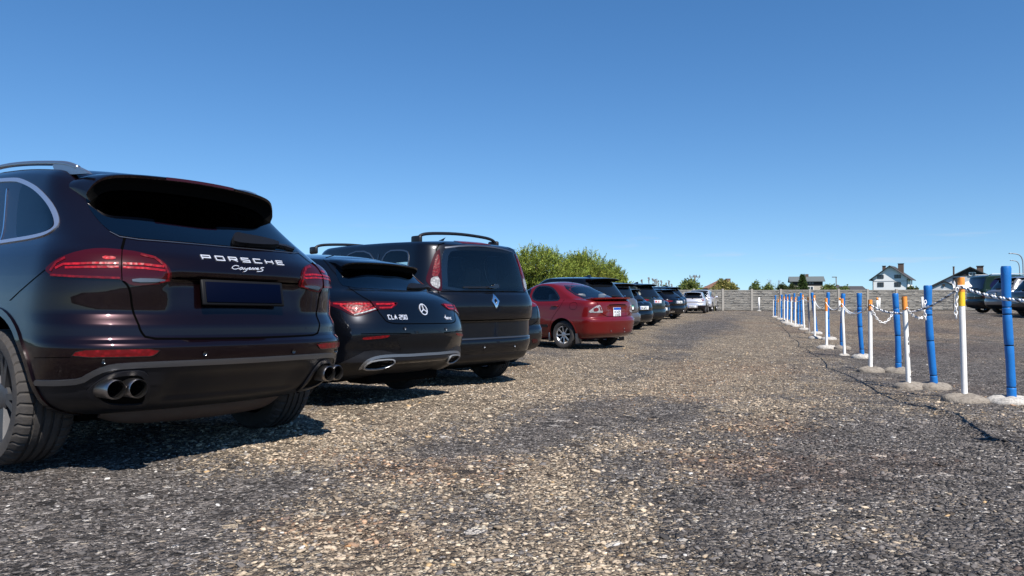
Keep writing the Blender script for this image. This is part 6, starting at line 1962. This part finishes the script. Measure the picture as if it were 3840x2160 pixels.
def make_houses():
    # white house far behind the fence
    Z = 190.0; s = F / Z; X = (3338 - CX) / s
    r0 = empty('white_house', (X, Z, .3), 0, 'white two storey house with dark gabled roof and two chimneys', 'house')
    r0.matrix_world = Matrix.Translation((X, Z, .3)) @ Matrix.Rotation(R(-36), 4, 'Z')
    gable_house(r0, 8.2, 7.5, 6.5, 9.6, M['render_white'], M['tile_dark'], .75)
    for wx in (-2.2, 1.75):
        house_window(r0, wx, 6.9, 1.4, .85, frame='board_dark'); house_window(r0, wx, 4.9, 1.4, 1.1, frame='board_dark')
        house_window(r0, wx, 1.6, 1.4, 1.4, frame='board_dark')
    MB().box((4.13, 4, 4.9), (.06, 2, 2.4)).build('side_window', M['pane'], r0)
    for x_, w_, zt in ((-1.85, .7, 9.65), (2.1, 1.25, 10.15)):
        ch = MB().box((x_, 3.0, zt - 1.2), (w_, .9, 2.6)).build('chimney', M['brick_dark'], r0)
        MB().box((x_, 3.0, zt + .15), (w_ + .15, 1.05, .15)).build('chimney_cap', M['tile_dark'], ch)
    for x_ in (-3.95, 3.95): MB().tube([(x_, -.12, 6.3), (x_, -.12, -.5)], .07, 6).build('drainpipe', M['board_dark'], r0)
    MB().box((0, -.03, 5.75), (8.1, .03, .06)).build('band', M['board_dark'], r0)
    # house at the right with a dark boarded gable
    Z = 120.0; s = F / Z; X = (3639 - CX) / s
    r1 = empty('grey_house', (X, Z, .3), 0, 'grey rendered house with dark boarded gable and brick chimney, at the right', 'house')
    r1.matrix_world = Matrix.Translation((X, Z, .3)) @ Matrix.Rotation(R(-31), 4, 'Z')
    gable_house(r1, 11.2, 10, 3.05, 6.1, M['render_grey'], M['tile_dark'], .55, .14)
    mb = MB().add([(-2.35, -.06, 4.75), (2.35, -.06, 4.75), (0, -.06, 5.95), (-2.35, 0, 4.75), (2.35, 0, 4.75), (0, 0, 5.95)], [(0, 1, 2), (5, 4, 3), (0, 3, 4, 1), (1, 4, 5, 2), (2, 5, 3, 0)]); mb.build('gable_boarding', M['board_dark'], r1)
    house_window(r1, .3, 5.05, .9, .5, -.1)
    MB().box((-1.9, -.05, 3.9), (1.0, .1, 1.2)).build('shutter', M['board_dark'], r1)
    house_window(r1, 2.0, 3.7, 1.4, 1.3)
    pch = MB().add([(-5.3, -2.0, -1), (-1.9, -2.0, -1), (-1.9, -2.0, 2.9), (-3.6, -2.0, 3.75), (-5.3, -2.0, 2.9)] + [(-5.3, 0, -1), (-1.9, 0, -1), (-1.9, 0, 2.9), (-3.6, 0, 3.75), (-5.3, 0, 2.9)], [(0, 1, 2, 3, 4), (0, 5, 6, 1), (1, 6, 7, 2), (2, 7, 8, 3), (3, 8, 9, 4), (4, 9, 5, 0)]).build('porch', M['render_grey'], r1)
    for sgn in (-1, 1):
        p = [(-3.6, -2.3, 3.85), (-3.6 + sgn * 2.1, -2.3, 2.8), (-3.6 + sgn * 2.1, 0, 2.8), (-3.6, 0, 3.85)]
        MB().add(p + [(a, b, c + .1) for a, b, c in p], [(0, 1, 2, 3), (7, 6, 5, 4), (0, 4, 5, 1), (1, 5, 6, 2), (3, 7, 4, 0)]).build('porch_roof', M['tile_dark'], pch)
    MB().add([(-4.9, -2.06, 2.0), (-2.3, -2.06, 2.0), (-2.6, -2.06, 2.3), (-3.6, -2.06, 2.62), (-4.6, -2.06, 2.3)], [(0, 1, 2, 3, 4)]).build('porch_window', M['frame_white'], pch)
    MB().lathe([(.0, 0), (.22, 0), (.22, .06), (0, .06)], 12, Matrix.Translation((-3.7, -2.1, 3.25)) @ Matrix.Rotation(R(90), 4, 'X')).build('wall_lamp', M['board_dark'], pch)
    ch = MB().box((1.45, 4, 5.4), (.92, .9, 2.0)).build('chimney', M['brick_dark'], r1); MB().box((1.45, 4, 6.45), (1.1, 1.1, .12)).build('chimney_cap', M['tile_dark'], ch)
    MB().tube([(-2.3, 3, 3.6), (-2.3, 3, 6.2), (-2.3, 3, 6.45)], [.13, .13, .17], 8).build('flue', M['brick_dark'], r1)
    # beige house
    Z = 175.0; s = F / Z; X = (3046 - CX) / s
    r2 = empty('beige_house', (X, Z, .3), 0, 'beige house with dark boarded upper storey behind a conifer', 'house')
    r2.matrix_world = Matrix.Translation((X + 2.2, Z, .3)) @ Matrix.Rotation(R(72), 4, 'Z')
    gable_house(r2, 7.0, 6.8, 5.3, 6.35, M['render_beige'], M['tile_grey'], .5, .14)
    # long side faces the lot: local -x after turning
    MB().box((-3.53, 3.4, 4.75), (.06, 6.7, 1.0)).build('upper_boarding', M['board_dark'], r2)
    fo = MB().box((-3.54, 2.7, 3.6), (.1, 1.35, .95)).build('window', M['frame_white'], r2)
    for yy in (2.38, 3.02): MB().box((-3.58, yy, 3.64), (.06, .52, .68)).build('pane', M['pane'], fo)
    for yy in (2.2, 2.8, 3.4): MB().box((-3.57, yy, 4.8), (.05, .4, .4)).build('upper_window', M['pane'], r2)
    MB().box((0, 3.2, 6.6), (.5, .7, .9)).build('chimney', M['brick_dark'], r2)
    # long dark shed
    Z = 135.0; s = F / Z
    xa, xb = (3138 - CX) / s, (3258 - CX) / s
    r3 = empty('long_shed', ((xa + xb) / 2, Z, .3), 0, 'long low shed with dark roof left of the white house', 'shed')
    w = xb - xa
    MB().box((0, 3, .7), (w, 6, 2.6)).build('wall', M['render_grey'], r3)
    MB().add([(-w / 2 - .3, -.4, 1.95), (w / 2 + .3, -.4, 1.95), (w / 2 + .3, 3, 3.45), (-w / 2 - .3, 3, 3.45), (w / 2 + .3, 6.4, 1.95), (-w / 2 - .3, 6.4, 1.95)], [(0, 1, 2, 3), (3, 2, 4, 5), (0, 3, 5), (1, 4, 2), (0, 5, 4, 1)]).build('roof', M['tile_dark'], r3)
    # house hidden in the trees
    Z = 130.0; s = F / Z
    r4 = empty('tiled_house', ((2712 - CX) / s, Z, .2), 0, 'red tiled house almost hidden behind the trees left of the fence gap', 'house')
    gable_house(r4, 5.0, 4, 3.0, 4.2, M['render_beige'], pbr('faded red tile', (.22, .10, .06), .85, dirt=.4), .3)
    MB().box((1.3, 1.5, 4.2), (.7, .7, 1.1)).build('chimney', M['brick_dark'], r4)


# ------------------------------------------------------------------ trees and shrubs
def leaf_mat(name, c, var=.5):
    m = bpy.data.materials.new(name); t = nt(m)
    out = node(t, 'ShaderNodeOutputMaterial')
    a = node(t, 'ShaderNodeAttribute', attribute_name='leaf')
    d = node(t, 'ShaderNodeBsdfDiffuse'); tr = node(t, 'ShaderNodeBsdfTranslucent'); mx = node(t, 'ShaderNodeMixShader', i_0=.32)
    s = node(t, 'ShaderNodeVectorMath', operation='MULTIPLY'); s.inputs[1].default_value = c; t.links.new(a.outputs['Color'], s.inputs[0])
    t.links.new(s.outputs[0], d.inputs[0]); t.links.new(s.outputs[0], tr.inputs[0])
    t.links.new(d.outputs[0], mx.inputs[1]); t.links.new(tr.outputs[0], mx.inputs[2]); t.links.new(mx.outputs[0], out.inputs[0])
    return m


def leaves(name, P, D, ln, wd, mat, parent, r, hue=None):
    """narrow four-cornered leaves at points P pointing along D"""
    n = len(P)
    D = D / np.linalg.norm(D, axis=1, keepdims=True)
    q = r.normal(size=(n, 3)); S = np.cross(D, q); S /= np.linalg.norm(S, axis=1, keepdims=True) + 1e-9
    l = ln * (.6 + .8 * r.random(n))[:, None]; w = wd * (.6 + .8 * r.random(n))[:, None]
    V = np.stack([P, P + D * l * .45 + S * w, P + D * l, P + D * l * .45 - S * w], 1).reshape(-1, 3)
    Fq = np.arange(4 * n).reshape(-1, 4)
    me = np_mesh(name, V, Fq)
    c = .55 + .9 * r.random(n)
    cc = np.stack([c * (1 + .25 * (r.random(n) - .4)), c, c * (.8 + .4 * r.random(n)), np.ones(n)], 1)
    if hue is not None: cc[:, :3] *= hue
    at = me.attributes.new('leaf', 'FLOAT_COLOR', 'POINT'); at.data.foreach_set('color', np.repeat(cc, 4, 0).astype(np.float32).ravel())
    me.materials.append(mat)
    o = bpy.data.objects.new(name, me); col.objects.link(o); o.parent = parent
    return o


BARK = pbr('bark', (.09, .07, .05), .95, bump=.5, bump_scale=30)


def bush(name, label, cat, group, pxs, top, Y, mat, seed, n=9000, ln=.14, wd=.03, depth=.8, base=0.0, sprig=True, lumps=9, brown=0.0, sparse=0.0, trunk=True):
    r = np.random.default_rng(seed)
    x0 = (pxs[0] - CX) / F * Y; x1 = (pxs[1] - CX) / F * Y; cx = (x0 + x1) / 2; w = (x1 - x0) / 2
    zt = at_depth((pxs[0] + pxs[1]) / 2, top, Y).z
    zg = float(terrain(cx, Y)) if Y < 60 else .25
    Hh = zt - zg
    root = empty(name, (cx, Y, zg), 0, label, cat, group)
    # lumps of the crown
    L = [(0, 0, Hh * .52, w * .62, w * depth * .6, Hh * .47)]
    for i in range(lumps):
        a = r.uniform(-1, 1); h_ = r.uniform(.25, .78) * (1 - (.30 if sprig else .38) * abs(a) ** 2.4)
        L.append((a * w * .68, r.uniform(-1, 1) * w * depth * .5, Hh * h_, w * r.uniform(.24, .36), w * depth * r.uniform(.25, .4), Hh * r.uniform(.16, .25)))
    L = np.array(L)
    vol = L[:, 3] * L[:, 5]; pk = r.choice(len(L), size=n // (14 if sprig else 8), p=vol / vol.sum())
    m = len(pk)
    d = r.normal(size=(m, 3)); d /= np.linalg.norm(d, axis=1, keepdims=True)
    rad = r.random(m) ** .38
    tw = L[pk, :3] + d * rad[:, None] * L[pk, 3:]
    tw = tw[tw[:, 2] > Hh * .02]; d = d[:len(tw)]; m = len(tw)
    k = 14 if sprig else 8
    dirs = d * np.array([.5, .5, .3]) + np.array([0, 0, .85 if sprig else .25]) + r.normal(size=(m, 3)) * .35
    dirs /= np.linalg.norm(dirs, axis=1, keepdims=True)
    tl = (.35 + .45 * r.random(m)) * (Hh / 4.5 if sprig else Hh / 7)
    tt = np.linspace(.02, 1, k)[None, :, None] + r.normal(size=(m, k, 1)) * .03
    P = tw[:, None, :] + dirs[:, None, :] * tl[:, None, None] * tt
    if not sprig: P = P + r.normal(size=P.shape) * .10 * Hh / 3
    LD = dirs[:, None, :] * .9 + r.normal(size=(m, k, 3)) * (.55 if sprig else .9)
    tone = np.repeat(.62 + .75 * r.random(m), k)[:, None] * np.ones((1, 3))
    hue = tone
    P = P.reshape(-1, 3); LD = LD.reshape(-1, 3)
    if brown > 0:
        c0 = np.array([w * .25, 0, Hh * .45]); dd = np.linalg.norm((P - c0) / np.array([w * .5, 9, Hh * .28]), axis=1)
        hb = np.clip(1 - dd, 0, 1)[:, None] * brown
        hue = tone * (1 * (1 - hb) + np.array([1.0, .62, .6]) * hb)
    leaves('crown', P, LD, ln, wd, mat, root, r, hue)
    mb = MB()
    rr = random.Random(seed)
    for i in range(5):
        a = rr.uniform(-.5, .5) * w
        mb2 = MB().tube([(a * .3, 0, -.1), (a * .6, rr.uniform(-.2, .2), Hh * .3), (a * 1.1, rr.uniform(-.3, .3), Hh * .62)], [.05 * Hh / 3, .035 * Hh / 3, .012 * Hh / 3], 6)
        mb.v, mb.f = (mb.v, mb.f)
        mb.add(mb2.v, mb2.f)
    mb.build('trunk', BARK, root, True)
    if sprig:
        tp = tw; mb = MB()
        sel = r.choice(m, size=min(m, 500), replace=False)
        for i in sel: mb.tube([tw[i] - dirs[i] * tl[i] * .3, tw[i] + dirs[i] * tl[i]], [.012, .004], 3, False)
        mb.build('twigs', BARK, root)
    return root


def make_green():
    olive = leaf_mat('willow leaf', (.21, .26, .055)); mid = leaf_mat('hedge leaf', (.15, .19, .06)); dark = leaf_mat('dark leaf', (.07, .09, .035)); con = leaf_mat('conifer needle', (.075, .115, .04)); buds = leaf_mat('bare twig', (.16, .14, .13)); yell = leaf_mat('dry yellow leaf', (.23, .22, .075))
    G = 'willow shrubs behind the left row'
    bush('willow_shrub', 'tall olive green willow shrub behind the minivan, with upright twigs', 'shrub', G, (1800, 2230), 938, 46, olive, 1, 60000, .17, .022, lumps=13)
    bush('willow_shrub', 'broad willow shrub with a brownish patch, behind the red saloon', 'shrub', G, (2030, 2360), 952, 48, olive, 2, 50000, .17, .022, lumps=13, brown=1.0)
    bush('willow_shrub', 'lower willow shrub thinning out at the right end of the shrubs', 'shrub', G, (2205, 2375), 992, 50, olive, 3, 22000, .17, .022, lumps=9)
    G2 = 'trees beyond the fence'
    bush('broad_tree', 'dark green bushy tree in front of the power pole', 'tree', G2, (2522, 2655), 1050, 95, mid, 4, 9000, .30, .08, sprig=False)
    bush('broad_tree', 'rounded yellowish tree growing over the red tiled house', 'tree', G2, (2655, 2782), 1054, 100, yell, 5, 9000, .30, .08, sprig=False)
    bush('broad_tree', 'small green tree left of the bare trees', 'tree', G2, (2808, 2856), 1060, 110, mid, 6, 3500, .32, .09, sprig=False, lumps=5)
    bush('broad_tree', 'low green tree just left of the bare trees', 'tree', G2, (2848, 2905), 1070, 110, mid, 7, 3200, .32, .09, sprig=False, lumps=5)
    bush('dark_shrub', 'dark shrub right of the bare trees', 'shrub', G2, (2908, 2968), 1068, 115, dark, 8, 3500, .32, .1, sprig=False, lumps=6)
    bush('dark_shrub', 'dark shrub against the left wall of the beige house', 'shrub', G2, (2952, 2990), 1064, 120, dark, 9, 2500, .32, .1, sprig=False, lumps=4)
    bush('green_shrub', 'green shrub between the beige house and the long shed', 'shrub', G2, (3062, 3160), 1068, 110, mid, 10, 5500, .30, .09, sprig=False, lumps=7)
    bush('green_shrub', 'flat green shrub in front of the long shed', 'shrub', G2, (3130, 3200), 1074, 108, mid, 11, 2500, .30, .09, sprig=False, lumps=5)
    bush('dark_shrub', 'small round shrub right of the white house', 'shrub', G2, (3398, 3452), 1067, 150, dark, 12, 2200, .4, .12, sprig=False, lumps=5)
    bush('dark_shrub', 'low shrub line seen over the fence right of the tiled house', 'shrub', G2, (2440, 2530), 1072, 100, mid, 13, 2500, .3, .09, sprig=False, lumps=5)
    # conifer
    r = np.random.default_rng(20); Y = 150; X = (3010 - CX) / F * Y
    root = empty('conifer', (X, Y, .3), 0, 'pointed conifer standing in front of the beige house', 'tree')
    Hh = at_depth(3010, 1031, Y).z - .3; n = 7000
    h_ = r.random(n) ** 1.4; rad = (1 - h_) * 2.1 * (.55 + .45 * np.abs(np.sin(h_ * 26))) * np.sqrt(r.random(n)) + .08; a = r.random(n) * 6.283
    P = np.stack([rad * np.cos(a), rad * np.sin(a), h_ * Hh], 1); D = np.stack([np.cos(a), np.sin(a), -.15 + .5 * r.random(n)], 1) + r.normal(size=(n, 3)) * .3
    leaves('crown', P, D, .38, .08, con, root, r)
    MB().tube([(0, 0, -.5), (0, 0, Hh * .95)], [.16, .03], 6).build('trunk', BARK, root, True)
    # two bare trees
    for px, lab, sd in ((2888, 'pale leafless tree, left one of the bare pair', 31), (2915, 'pale leafless tree, right one of the bare pair', 32)):
        Y = 140; X = (px - CX) / F * Y; rr = random.Random(sd)
        root = empty('bare_tree', (X, Y, .3), 0, lab, 'tree', 'bare trees beyond the fence')
        Hh = at_depth(px, 1058, Y).z - .3
        MB().tube([(0, 0, -.3), (.05, 0, Hh * .5), (0, 0, Hh * .75)], [.12, .07, .04], 6).build('trunk', BARK, root, True)
        mb = MB()
        def br(p, d, L, rad, k):
            q = p + d * L; mb.tube([p, q], [rad, rad * .6], 4, False)
            if k == 0: return
            for _ in range(3):
                nd = (d + Vector((rr.uniform(-.7, .7), rr.uniform(-.7, .7), rr.uniform(-.1, .5)))).normalized(); br(p.lerp(q, rr.uniform(.5, 1)), nd, L * .68, rad * .6, k - 1)
        for i in range(6): br(Vector((0, 0, Hh * rr.uniform(.4, .72))), Vector((rr.uniform(-.6, .6), rr.uniform(-.6, .6), .8)).normalized(), Hh * .22, .035, 3)
        mb.build('branches', pbr('pale bark', (.2, .18, .17), .9), root)
    # reeds behind the parked cars
    rm = pbr('reed plume', (.13, .105, .085), .95); sm_ = pbr('reed stem', (.30, .27, .14), .9)
    proto = None; rr = random.Random(4)
    for i, (px, py) in enumerate([(2434, 1040), (2450, 1045), (2456, 1048), (2462, 1046), (2470, 1053), (2482, 1050), (2510, 1052), (2519, 1066), (2408, 1048), (2579, 1069), (2664, 1056), (2679, 1058), (2499, 1060)]):
        Y = 54.5 if px > 2540 else 49; X = (px - CX) / F * Y; zg = float(terrain(X, Y)); Hh = at_depth(px, py, Y).z - zg
        lab = 'tall reed with a dark feathery plume rising behind the parked dark cars' if px < 2540 else 'pale reed stem standing against the trees behind the silver cars'
        root = empty('reed', (X, Y, zg), 0, lab, 'reed', 'reeds behind the dark cars' if px < 2540 else 'reeds behind the silver cars')
        MB().tube([(0, 0, 0), (.03, 0, Hh * .6), (.08 * rr.uniform(-1, 1), 0, Hh)], [.012, .010, .006], 4).build('stem', sm_, root)
        if px < 2540:
            mb = MB()
            for k in range(26):
                z = Hh - rr.random() * .42; a = rr.uniform(-.09, .03) * (1 - (Hh - z) / .6)
                mb.box((a, rr.uniform(-.03, .03), z), (.035, .01, .07), Matrix.Rotation(rr.uniform(-.6, .6), 3, 'Y'))
            mb.build('plume', rm, root)


def make_poles():
    g = pbr('galvanised pole', (.30, .31, .33), .5, .6)
    w = pbr('grey timber pole', (.10, .085, .07), .9)
    Y = 118; X = (2606 - CX) / F * Y
    root = empty('power_pole', (X, Y, .3), 0, 'power pole with crossarms sticking out above the dark green tree', 'pole')
    zt = at_depth(2606, 1033, Y).z - .3
    MB().tube([(0, 0, -.3), (0, 0, zt)], .12, 8).build('pole', w, root, True)
    MB().box((0, 0, zt - .25), (1.7, .12, .12)).build('crossarm', w, root)
    MB().tube([(-.8, 0, zt - .3), (0, 0, zt - 1.0), (.8, 0, zt - .3)], .03, 5).build('brace', w, root)
    for x in (-.78, -.25, .0, .25, .78): MB().lathe([(0, 0), (.06, 0), (.08, .1), (.05, .2), (.07, .28), (0, .3)], 8, Matrix.Translation((x, 0, zt - .19))).build('insulator', w, root, True)
    for (px, top, arm, lab, Y) in ((3838, 952, 3790, 'taller curved street lamp at the right edge', 80), (3825, 978, 3793, 'lower curved street lamp farther back at the right edge', 96)):
        X = (px - CX) / F * Y; zt = at_depth(px, top, Y).z - .3; ax = (arm - CX) / F * Y - X
        root = empty('street_lamp', (X, Y, .3), 0, lab, 'street lamp', 'curved street lamps at the right')
        pts = [(0, 0, -.3), (0, 0, zt - 1.2), (ax * .05, 0, zt - .55), (ax * .22, 0, zt - .15), (ax * .5, 0, zt), (ax * .9, 0, zt + .05)]
        q = chaikin(pts, 2, False)
        MB().tube([tuple(p) for p in q], .055, 8).build('pole', g, root, True)
        MB().box((ax * .95, 0, zt + .05), (abs(ax) * .28, .22, .09), bev=.03).build('lamp_head', g, root, True)
    Y = 150; X = (3136 - CX) / F * Y; zt = at_depth(3136, 1040, Y).z - .3
    root = empty('street_lamp', (X, Y, .3), 0, 'small dark lamp post above the shrub left of the long shed', 'street lamp')
    MB().tube([(0, 0, -.3), (0, 0, zt)], .09, 6).build('pole', w, root, True)
    MB().box((-.35, 0, zt + .05), (.95, .25, .16), bev=.04).build('lamp_head', w, root, True)
    MB().box((.35, 0, zt - 2.0), (.5, .3, .9), bev=.04).build('switch_box', w, root, True)
# ------------------------------------------------------------------ light
SUN_AZ = Vector((.42, -.907)).normalized(); SUN_EL = 51.0
W = bpy.data.worlds.new('World'); scene.world = W
W.use_nodes = True
t = W.node_tree; t.nodes.clear()
out = node(t, 'ShaderNodeOutputWorld'); bg = node(t, 'ShaderNodeBackground', i_Strength=.086)
sky = node(t, 'ShaderNodeTexSky')
sky.sky_type = 'NISHITA'; sky.sun_disc = False
sky.sun_elevation = R(SUN_EL); sky.sun_rotation = math.atan2(SUN_AZ.x, SUN_AZ.y)
sky.air_density = 1.0; sky.dust_density = .0; sky.ozone_density = 3.5
tc_ = node(t, 'ShaderNodeTexCoord')
# the picture shows only the lowest 20 degrees of sky: clear air, so the horizon keeps its blue
mp_ = node(t, 'ShaderNodeMapping'); mp_.inputs['Location'].default_value = (0, 0, .07); mp_.inputs['Scale'].default_value = (1, 1, .95)
t.links.new(tc_.outputs['Generated'], mp_.inputs['Vector']); t.links.new(mp_.outputs[0], sky.inputs[0])
hs_ = node(t, 'ShaderNodeHueSaturation', i_Saturation=1.24, i_Hue=.502); t.links.new(sky.outputs[0], hs_.inputs['Color']); 
# a few thin cloud wisps low over the horizon
m2_ = node(t, 'ShaderNodeMapping'); m2_.inputs['Scale'].default_value = (5, 5, 46)
t.links.new(tc_.outputs['Generated'], m2_.inputs['Vector'])
n_ = node(t, 'ShaderNodeTexNoise', i_Scale=1.6, i_Detail=5.0, i_Roughness=.55); t.links.new(m2_.outputs[0], n_.inputs['Vector'])
r_ = node(t, 'ShaderNodeMapRange', i_1=.60, i_2=.78, i_3=0.0, i_4=.55); t.links.new(n_.outputs['Fac'], r_.inputs[0])
sp_ = node(t, 'ShaderNodeSeparateXYZ'); t.links.new(tc_.outputs['Generated'], sp_.inputs[0])
b1_ = node(t, 'ShaderNodeMapRange', i_1=.005, i_2=.03, i_3=0.0, i_4=1.0); t.links.new(sp_.outputs[2], b1_.inputs[0])
b2_ = node(t, 'ShaderNodeMapRange', i_1=.05, i_2=.11, i_3=1.0, i_4=0.0); t.links.new(sp_.outputs[2], b2_.inputs[0])
k1_ = node(t, 'ShaderNodeMath', operation='MULTIPLY'); t.links.new(b1_.outputs[0], k1_.inputs[0]); t.links.new(b2_.outputs[0], k1_.inputs[1])
k2_ = node(t, 'ShaderNodeMath', operation='MULTIPLY'); t.links.new(k1_.outputs[0], k2_.inputs[0]); t.links.new(r_.outputs[0], k2_.inputs[1])
cm_ = node(t, 'ShaderNodeMix', data_type='RGBA'); cm_.inputs[7].default_value = (4.4, 4.9, 5.8, 1)
t.links.new(k2_.outputs[0], cm_.inputs[0]); t.links.new(hs_.outputs[0], cm_.inputs[6]); t.links.new(cm_.outputs[2], bg.inputs[0]); t.links.new(bg.outputs[0], out.inputs[0])
sd = bpy.data.lights.new('sun', 'SUN'); sd.energy = 4.8; sd.angle = R(.53); sd.color = (1, .95, .88)
so = bpy.data.objects.new('sun', sd); col.objects.link(so)
e = R(SUN_EL)
sv = Vector((SUN_AZ.x * math.cos(e), SUN_AZ.y * math.cos(e), math.sin(e)))
so.rotation_euler = (-sv).to_track_quat('-Z', 'Y').to_euler()
scene.view_settings.view_transform = 'Standard'; scene.view_settings.look = 'None'
scene.view_settings.exposure = .75; scene.view_settings.gamma = 1
make_ground(); make_stones()
make_cay(); make_cla(); make_esp(); make_cor(); make_far()
make_posts(); make_fence(); make_houses(); make_green(); make_poles()
